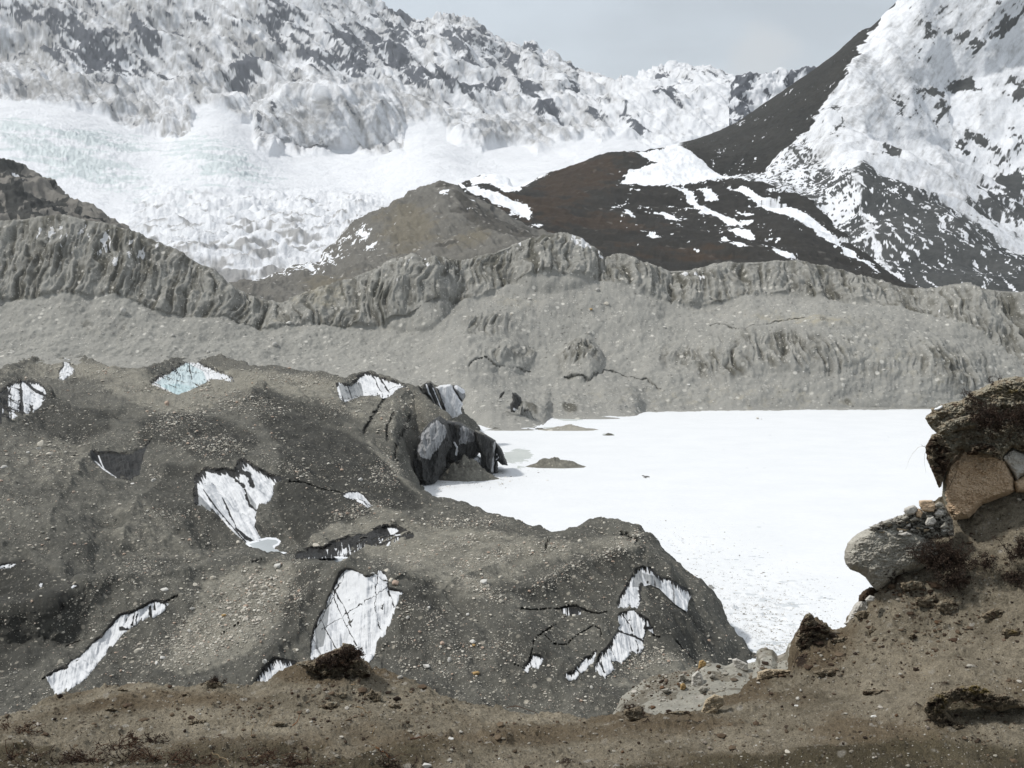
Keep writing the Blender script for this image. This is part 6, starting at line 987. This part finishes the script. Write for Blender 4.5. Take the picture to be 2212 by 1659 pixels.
for k_, ((a, b), w_, h_, c_, lb) in enumerate([(S5(663,568),15,17,'palegrey','round pale boulder stuck high in the left moraine wall'),(S5(1485,748),15,11,'palegrey','pale boulder in the talus below the saddle of the moraine wall'),(S5(1560,632),18,9,'white','pair-like white rock on the dark crack of the moraine wall'),(S5(932,702),9,8,'palegrey','small pale stone in the left talus'),(S5(1125,790),8,7,'palegrey','small pale stone low in the left talus')]):
    put(PP[c_], Em, a, b + h_ * .4, w_, h_, 50 * k_, lb, 'pale boulders in the moraine wall')
E8 = lambda a, b: Z(800,550,1000,[(a, b)])[0]
for k_, ((a, b), w_, h_, c_, lb) in enumerate([(E8(1505,418),13,9,'tan','dark flat block under the notch in the moraine crest'),(E8(1460,343),11,8,'palegrey','pale block above the dark flat one in the moraine wall'),(E8(1425,450),10,5,'yellow','ochre stone in the rubble streak of the moraine wall'),(E8(1090,395),10,6,'palegrey','pale slab at the top left of the rubble streak'),(E8(992,478),9,5,'tan','dark small slab left of the rubble streak'),(E8(1418,578),10,6,'palegrey','pale slab at the lower end of the rubble streak'),(E8(1820,548),9,5,'palegrey','pale slab under the right ledge of the moraine wall'),(E8(1950,858),8,5,'white','small white rock above the far shoreline')]):
    put(PP[c_], Em, a, b + h_ * .4, w_, h_, 50 * k_, lb, 'blocks in the rubble streak of the moraine wall')
def many(n, dens, lb, grp, seed, lo, hi, x0, x1, y0, y1, land=None):
    xs, ys = pxsample(n, x0, x1, y0, y1, dens, seed); r = np.random.RandomState(seed)
    for a, b in zip(xs, ys):
        w_ = r.uniform(lo, hi) * r.uniform(.7, 1); put(PM[r.randint(7)], land or G, a, b, w_, w_ * r.uniform(.5, .8), r.uniform(0, 360), lb, grp)
bd = lambda L: (lambda xs, ys: ss(.25, 1, blobs(xs, ys, L)) * notice(xs, ys, 3))
many(95, bd([(560,1275,60,40,-10,1),(520,1330,70,40,0,.8)]), 'tan stone of the coarse rubble field left of the tall ice face', 'stones of the coarse rubble field', 71, 7, 14, 430, 640, 1210, 1400)
many(45, bd([(420,1400,80,40,-20,1)]), 'stone of the finer rubble streak right of the slanting ice face', 'stones of the lower rubble streak', 72, 6, 11, 280, 560, 1330, 1470)
many(60, bd([(960,1190,140,30,-10,1),(1040,1265,90,20,24,1),(1240,1220,100,26,-25,.8)]), 'stone in the folds on top of the near hill', 'stones in the folds of the near hill', 73, 5, 9, 780, 1420, 1120, 1330)
many(60, bd([(1000,1400,160,80,0,1)]), 'scattered stone on the lower face of the near hill', 'stones on the lower face of the near hill', 74, 4, 8, 800, 1300, 1280, 1540)

# broken ice and snow crumbs on the lake near the hill and at the foot of the cliff
def lake_rubble(n, dens, box, szr, tint, name, label, seed):
    xs, ys = pxsample(n, *box, dens, seed); r = np.random.RandomState(seed); W_ = unproj(xs, ys, yz(ys, 0.)); n = len(xs); V0, F0 = ico()
    size = W_[:, 1] / FOC * np.clip(r.pareto(2.6, n) * szr[0] + szr[0], szr[0], szr[1]); Sc = size[:, None] * r.uniform(.6, 1.5, (n, 3)); Sc[:, 2] *= .45
    P = V0[None] * (1 + r.uniform(-.35, .35, (n, 12, 1))) * Sc[:, None]; V = P + W_[:, None]; F = F0[None] + (np.arange(n) * 12)[:, None, None]
    o = mesh(name, V.reshape(-1, 3), F.reshape(-1, 3), M_stp, masks=(np.repeat(tint(r, n), 12), 0, 0), smooth=False); tag(o, label, kind='stuff')
lake_rubble(9000, lambda a, b: blobs(a, b, [(1650,1330,130,70,0,1),(1700,1410,140,50,0,1),(1560,1250,120,60,20,.35),(1500,1190,140,50,10,.2)]), (1380, 1900, 1120, 1450), (.5, 2.6), lambda r, n: np.clip(r.normal(.55, .32, n), 0, 1.0), 'ice_rubble', 'countless crumbs of broken snow and ice on the frozen lake', 51)
lake_rubble(1100, lambda a, b: blobs(a, b, [(1010,1040,70,12,0,1),(1060,1030,50,10,0,1),(1180,1012,50,5,0,.4),(960,1052,30,6,0,1)]), (915, 1250, 1005, 1066), (.6, 3.4), lambda r, n: np.where(r.uniform(0, 1, n) < .6, 1.0, .2), 'ice_rubble', 'countless snowy and dark crumbs at the foot of the ice cliff', 53)
# ------------------------------------------------------------------ twigs, roots, shrubs
def tubes(paths, sides=3):
    VV, FF, n = [], [], 0
    for P, r0, r1 in paths:
        P = np.asarray(P, float); m = len(P); t = np.gradient(P, axis=0); t /= np.linalg.norm(t, axis=1)[:, None] + 1e-12
        u = np.cross(t, [.3, .2, .93]); u /= np.linalg.norm(u, axis=1)[:, None] + 1e-9; v = np.cross(t, u); rr = np.linspace(r0, r1, m)[:, None]
        ring = np.stack([P + (u * math.cos(a) + v * math.sin(a)) * rr for a in np.arange(sides) * 2 * math.pi / sides], 1)
        VV.append(ring.reshape(-1, 3)); i = np.arange(m * sides).reshape(m, sides) + n
        FF.append(np.stack([i[:-1], np.roll(i[:-1], -1, 1), np.roll(i[1:], -1, 1), i[1:]], -1).reshape(-1, 4)); n += m * sides
    return np.concatenate(VV), np.concatenate(FF)
def simple_mat(name, a, b, sc_=30, rough=.85):
    m = bpy.data.materials.new(name); m.use_nodes = True; t = m.node_tree; bb = t.nodes['Principled BSDF']; bb.inputs['Roughness'].default_value = rough; bb.inputs['Specular IOR Level'].default_value = .2
    n_ = t.nodes.new('ShaderNodeTexNoise'); n_.inputs['Scale'].default_value = sc_; n_.inputs['Detail'].default_value = 4; g_ = t.nodes.new('ShaderNodeTexCoord'); t.links.new(g_.outputs['Object'], n_.inputs[0])
    r = t.nodes.new('ShaderNodeValToRGB'); r.color_ramp.elements[0].position = .35; r.color_ramp.elements[1].position = .65; r.color_ramp.elements[0].color = (*a, 1); r.color_ramp.elements[1].color = (*b, 1)
    t.links.new(n_.outputs['Fac'], r.inputs[0]); t.links.new(r.outputs[0], bb.inputs['Base Color']); return m
M_twig = simple_mat('dark_twig', (.012, .008, .006), (.045, .026, .018)); M_leaf = simple_mat('dry_leaf', (.016, .011, .009), (.062, .044, .032), 60)
M_red = simple_mat('red_twig', (.04, .022, .014), (.11, .062, .038)); M_straw = simple_mat('straw_twig', (.22, .15, .08), (.38, .29, .18)); M_rust = simple_mat('rust_twig', (.16, .07, .03), (.30, .15, .07))
def walk(r, p, d, n, L, bend):
    P = [p]; d = d / np.linalg.norm(d)
    for _ in range(n):
        d = d + r.normal(size=3) * bend; d /= np.linalg.norm(d); P.append(P[-1] + d * L / n)
    return P, d
def shrub(px, py, Y, size, label, seed, nb=26, up=(0, -.25, .8), spread=1.0, leaf=5, name='dwarf_shrub', mats=(None, None), cat='shrub', th=1.0, wide=1.0):
    r = np.random.RandomState(seed); m = Y / FOC; base = unproj(np.float64(px), np.float64(py), Y); Ln = size * m; paths, leaves = [], []
    for k in range(nb):
        b0 = base + np.array([r.normal() * .28 * Ln * wide, r.normal() * .12 * Ln, r.normal() * .10 * Ln]); d = np.array(up) + r.normal(size=3) * np.array([.75 * wide, .35, .45]) * spread
        P, d2 = walk(r, b0, d, 6, Ln * r.uniform(.45, 1), .28); paths.append((P, .0022 * th, .0010 * th))
        for j in range(5):
            q = P[r.randint(1, 7)]; P2, d3 = walk(r, q, d2 + r.normal(size=3) * .8, 4, Ln * r.uniform(.12, .4), .4); paths.append((P2, .0012 * th, .0006 * th))
            for i in range(3):
                q2 = P2[r.randint(1, 5)]; P3_, _ = walk(r, q2, d3 + r.normal(size=3), 3, Ln * r.uniform(.05, .16), .5); paths.append((P3_, .0009 * th, .0005 * th))
                for l in range(leaf): leaves.append(P3_[r.randint(1, 4)] + r.normal(size=3) * .006)
    e_ = empty(name, base, label, cat)
    V, F = tubes(paths); o = mesh('branches', V - base, F, mats[0] or M_twig, e_)
    if leaves:
        C_ = np.array(leaves); n = len(C_); a = r.normal(size=(n, 3)); a /= np.linalg.norm(a, axis=1)[:, None]; b = np.cross(a, r.normal(size=(n, 3))); b /= np.linalg.norm(b, axis=1)[:, None]
        l = r.uniform(.0025, .006, (n, 1)); wd = l * .45; V = np.stack([C_ - a * l, C_ + b * wd, C_ + a * l, C_ - b * wd], 1).reshape(-1, 3)
        mesh('foliage', V - base, np.arange(n * 4).reshape(n, 4), mats[1] or M_leaf, e_)
    return e_
Q3 = lambda a, b: P3([(a, b)])[0]
def Ynear(px, py, off=.03): return Yb(px, max(py, atx(HS, px) + 5), off)
shrub(*Q3(1660,1400), 5.38, 62, 'dense dark dwarf shrub growing beside the pitted grey boulder', 601, nb=64, leaf=6, wide=1.15)
shrub(*Q3(1560,1290), 5.36, 40, 'sparse bare-twigged dwarf shrub reaching left over the grey boulder', 602, nb=12, up=(-.8, -.3, .5), leaf=1, th=.9)
shrub(*Q3(1740,1500), 5.32, 40, 'low trailing end of dark shrub below the dense one', 603, nb=24, leaf=5, up=(.3, -.4, .3))
shrub(*Q3(2060,400), 5.4, 62, 'wide wiry dark shrub sprawling over the sod cornice', 604, nb=40, leaf=3, wide=1.7, up=(-.1, -.35, .35))
shrub(*Q3(2190,420), 5.4, 50, 'right end of wiry shrub at the edge of the picture on the sod cornice', 614, nb=22, leaf=3, wide=1.2, up=(0, -.35, .3))
shrub(*Q3(1870,300), 5.46, 42, 'few bare twigs sticking up from the tip of the sod cornice', 605, nb=9, leaf=0, up=(-.5, -.1, .9), spread=.6)
shrub(*Q3(2010,185), 5.55, 34, 'thin bent stems against the talus on the top of the cornice', 606, nb=4, leaf=0, up=(-.6, -.1, .9), spread=.5)
shrub(*Q3(2180,1330), 5.3, 46, 'bushy dark shrub at the right edge half way up the bank', 607, nb=26, leaf=5, up=(-.3, -.3, .7))
shrub(*Q3(2170,1480), 5.3, 34, 'small dark shrub below the one at the right edge', 608, nb=18, leaf=5, up=(-.2, -.4, .4))
shrub(*Q3(1960,1400), 5.32, 30, 'small tufted shrub on the slope right of the dense shrub', 609, nb=12, leaf=4)
def wisp(name, pts, Y, r0, mat, label, cat='root', n=14, seed=0):
    p = np.array(pts, float); t = np.linspace(0, 1, len(p)); tt = np.linspace(0, 1, n); x_ = np.interp(tt, t, p[:, 0]); y_ = np.interp(tt, t, p[:, 1])
    W_ = unproj(x_, y_, Y) + perlin(stack(x_ / 9, y_ / 9, np.float64(seed)))[:, None] * np.array([.004, .01, .003]); V, F = tubes([(W_, r0, r0 * .4)], 4)
    return tag(mesh(name, V, F, mat, origin=tuple(W_[0])), label, cat)
wisp('root_hair', P3([(1545,590),(1500,600),(1460,640),(1435,690),(1412,750)]), 5.45, .0006, M_straw, 'longest hair-like root hanging over the lake from the cornice')
wisp('root_hair', P3([(1560,600),(1540,650),(1540,710),(1550,770)]), 5.45, .0007, M_twig, 'shorter hair root hanging straight down below the cornice tip', seed=4)
wisp('root_hair', P3([(1556,610),(1530,590),(1515,582)]), 5.45, .0012, M_twig, 'short stiff rootlet poking left from the cornice', seed=5)
RT = [([(1930,1325),(1960,1335),(1985,1370),(2000,1400)], 'straw', 'curved straw-coloured root below the big tussock', 2.6), ([(1895,1210),(1920,1205),(1910,1190)], 'straw', 'pale root curl left under the big tussock', 2.2), ([(1580,1430),(1605,1410),(1620,1370)], 'rust', 'orange root sticking up beside the smooth dark clod', 2.4), ([(1435,1435),(1450,1400),(1455,1370)], 'straw', 'thin pale stick left of the orange root', 1.4), ([(1355,1490),(1358,1450),(1375,1420)], 'straw', 'pale forked stick on the middle of the slope', 1.8), ([(2010,1480),(2020,1450),(2030,1435)], 'straw', 'short pale stick right of the curved root', 1.8), ([(2030,1550),(2080,1575),(2120,1605),(2160,1580),(2210,1590)], 'red', 'long reddish root lying low in front of the slope', 2.2), ([(1150,1570),(1190,1600),(1230,1625),(1240,1655)], 'straw', 'winding pale root at the bottom of the picture, left', 2.0), ([(1340,1590),(1400,1595),(1470,1575),(1440,1550)], 'straw', 'thin looping root left of the long reddish one', 1.4), ([(1520,1590),(1580,1580),(1640,1590)], 'red', 'thin dark reddish root beside the looping one', 1.5)]
for i, (q, c_, lb, th_) in enumerate(RT):
    q = P1(q); Y_ = min(Ynear(a, b, .012) for a, b in q); wisp('root', q, Y_, th_ * .0011, {'straw': M_straw, 'rust': M_rust, 'red': M_red}[c_], lb, seed=20 + i)
RT4 = [([(665,1505),(720,1495),(760,1480)], 'red', 'knotted reddish root on the slope left of the white pebble', 4), ([(480,1545),(530,1580),(570,1605)], 'rust', 'rusty root slanting down in the middle of the slope', 2.6), ([(1190,1330),(1250,1325),(1350,1360),(1365,1400)], 'red', 'twiggy root draped over the crest in the middle', 2.0)]
for i, (q, c_, lb, th_) in enumerate(RT4):
    q = T(q); Y_ = min(Ynear(a, b, .012) for a, b in q); wisp('root', q, Y_, th_ * .0011, {'straw': M_straw, 'rust': M_rust, 'red': M_red}[c_], lb, seed=40 + i)
# dry twig tangles along the bottom left
TW = [(1, 0, 1640, 60, 'dark twig tangle in the bottom left corner'), (2, 40, 1580, 34, 'small reddish twig cluster at the left edge'), (3, 110, 1650, 56, 'reddish twig tangle low left, second from the corner'), (4, 195, 1640, 50, 'reddish twig tangle low left, third from the corner'), (5, 290, 1608, 46, 'sprawling dry twigs under the flaky clod'), (6, 260, 1645, 60, 'brown twig tangle at the bottom below the sprawling twigs'), (7, 350, 1640, 60, 'brown twig tangle at the bottom with a winding root'), (8, 430, 1650, 56, 'dark twig tangle at the bottom left of centre'), (9, 325, 1600, 34, 'tuft of short dry twigs mid-left'), (10, 560, 1640, 40, 'thin twig tangle at the bottom near the long reddish root'), (11, 640, 1648, 40, 'low dark twig tangle at the bottom centre'), (12, 850, 1655, 36, 'faint twig tangle at the bottom right of centre')]
for sd_, a, b, s_, lb in TW:
    shrub(a, b, Ynear(a, min(b, 1655), .02), s_, lb, 620 + sd_, nb=16, leaf=1, up=(0, -.3, .25), wide=2.2, name='twig_tangle', mats=(M_red if sd_ % 3 else M_twig, M_leaf), cat='twigs', spread=1.2)
shrub(*P1([(1900,1040)])[0], 5.36, 16, 'stubble of reddish stems on the big tussock', 640, nb=40, leaf=4, mats=(M_red, M_leaf), wide=2.6, name='stem_tuft', cat='twigs', up=(0, -.3, .6))
shrub(*P1([(1790,1090)])[0], 5.38, 16, 'stubble of reddish stems on the left half of the big tussock', 641, nb=40, leaf=4, mats=(M_red, M_leaf), wide=2.6, name='stem_tuft', cat='twigs', up=(0, -.3, .6))
shrub(*P1([(1160,1205)])[0], Ynear(*P1([(1160,1215)])[0], .02), 16, 'twiggy top of the dark crest tussock', 642, nb=16, leaf=3, mats=(M_twig, M_leaf), wide=1.6, name='stem_tuft', cat='twigs', up=(0, -.3, .6))
shrub(*P4([(110,1030)])[0], Ynear(*P4([(110,1050)])[0], .02), 22, 'tangled reddish tuft on the crest in the middle right', 644, nb=34, leaf=4, mats=(M_red, M_leaf), wide=1.2, name='stem_tuft', cat='twigs', up=(0, -.3, .5))
for i, (a, b, w_, lb) in enumerate([(290,1390,30,'flat pinkish pebble near the left end of the bank'), (355,1385,18,'small white pebble right of the pinkish one'), (1080,1360,14,'pale pebble in the middle left of the bank')]):
    a, b = P1([(a, b)])[0]; me = PP['cream'] if i == 0 else PP['white']; o = put(me, H, a, b + 3, w_ * .4, w_ * .18, 20 * i, lb, cat='pebble')
    if o: o.name = 'pebble'
for i, (a, b, w_, lb) in enumerate([(985,985,26,'white quartz pebble left of centre on the lower right bank'), (1400,1043,36,'larger pale pebble on the lower right bank'), (765,1198,14,'small white pebble at the bottom of the right bank'), (785,1180,10,'tiny white pebble beside the small one'), (1715,888,14,'small pale pebble high on the lower right bank'), (935,1235,44,'flat tan stone flake at the bottom right of centre')]):
    a, b = P4([(a, b)])[0]; me = PP['white'] if i != 5 else PP['tan']; o = put(me, H, a, b + 3, w_ * .4, w_ * .2, 20 * i, lb, cat='pebble')
    if o: o.name = 'pebble'
for i, (a, b, w_, lb) in enumerate([(888,1495,32,'white pebble on the knotted root slope in the centre'), (750,1645,70,'pale pinkish stone at the bottom edge left of centre'), (1465,1618,22,'white pebble near the bottom centre'), (1148,1602,18,'little cream pebble near the bottom centre left')]):
    a, b = T([(a, b)])[0]; o = put(PP['white'] if i != 1 else PP['cream'], H, a, b + 3, w_ * .4, w_ * .2, 20 * i, lb, cat='pebble')
    if o: o.name = 'pebble'
# ------------------------------------------------------------------ air
def haze():
    V = [(a, b, c) for a in (-14000, 14000) for b in (-2500, 14500) for c in (-31, 3400)]
    F = [(0, 1, 3, 2), (4, 6, 7, 5), (0, 4, 5, 1), (2, 3, 7, 6), (0, 2, 6, 4), (1, 5, 7, 3)]
    m = bpy.data.materials.new('haze'); m.use_nodes = True; t = m.node_tree; t.nodes.clear()
    o = t.nodes.new('ShaderNodeOutputMaterial'); v = t.nodes.new('ShaderNodeVolumePrincipled'); v.inputs['Color'].default_value = (.93, .97, 1, 1)
    v.inputs['Density'].default_value = 3.4e-5; v.inputs['Anisotropy'].default_value = .2; t.links.new(v.outputs[0], o.inputs['Volume'])
    ob = mesh('haze', V, F, m, smooth=False); tag(ob, 'pale thin air between the mountains', kind='stuff')
haze()
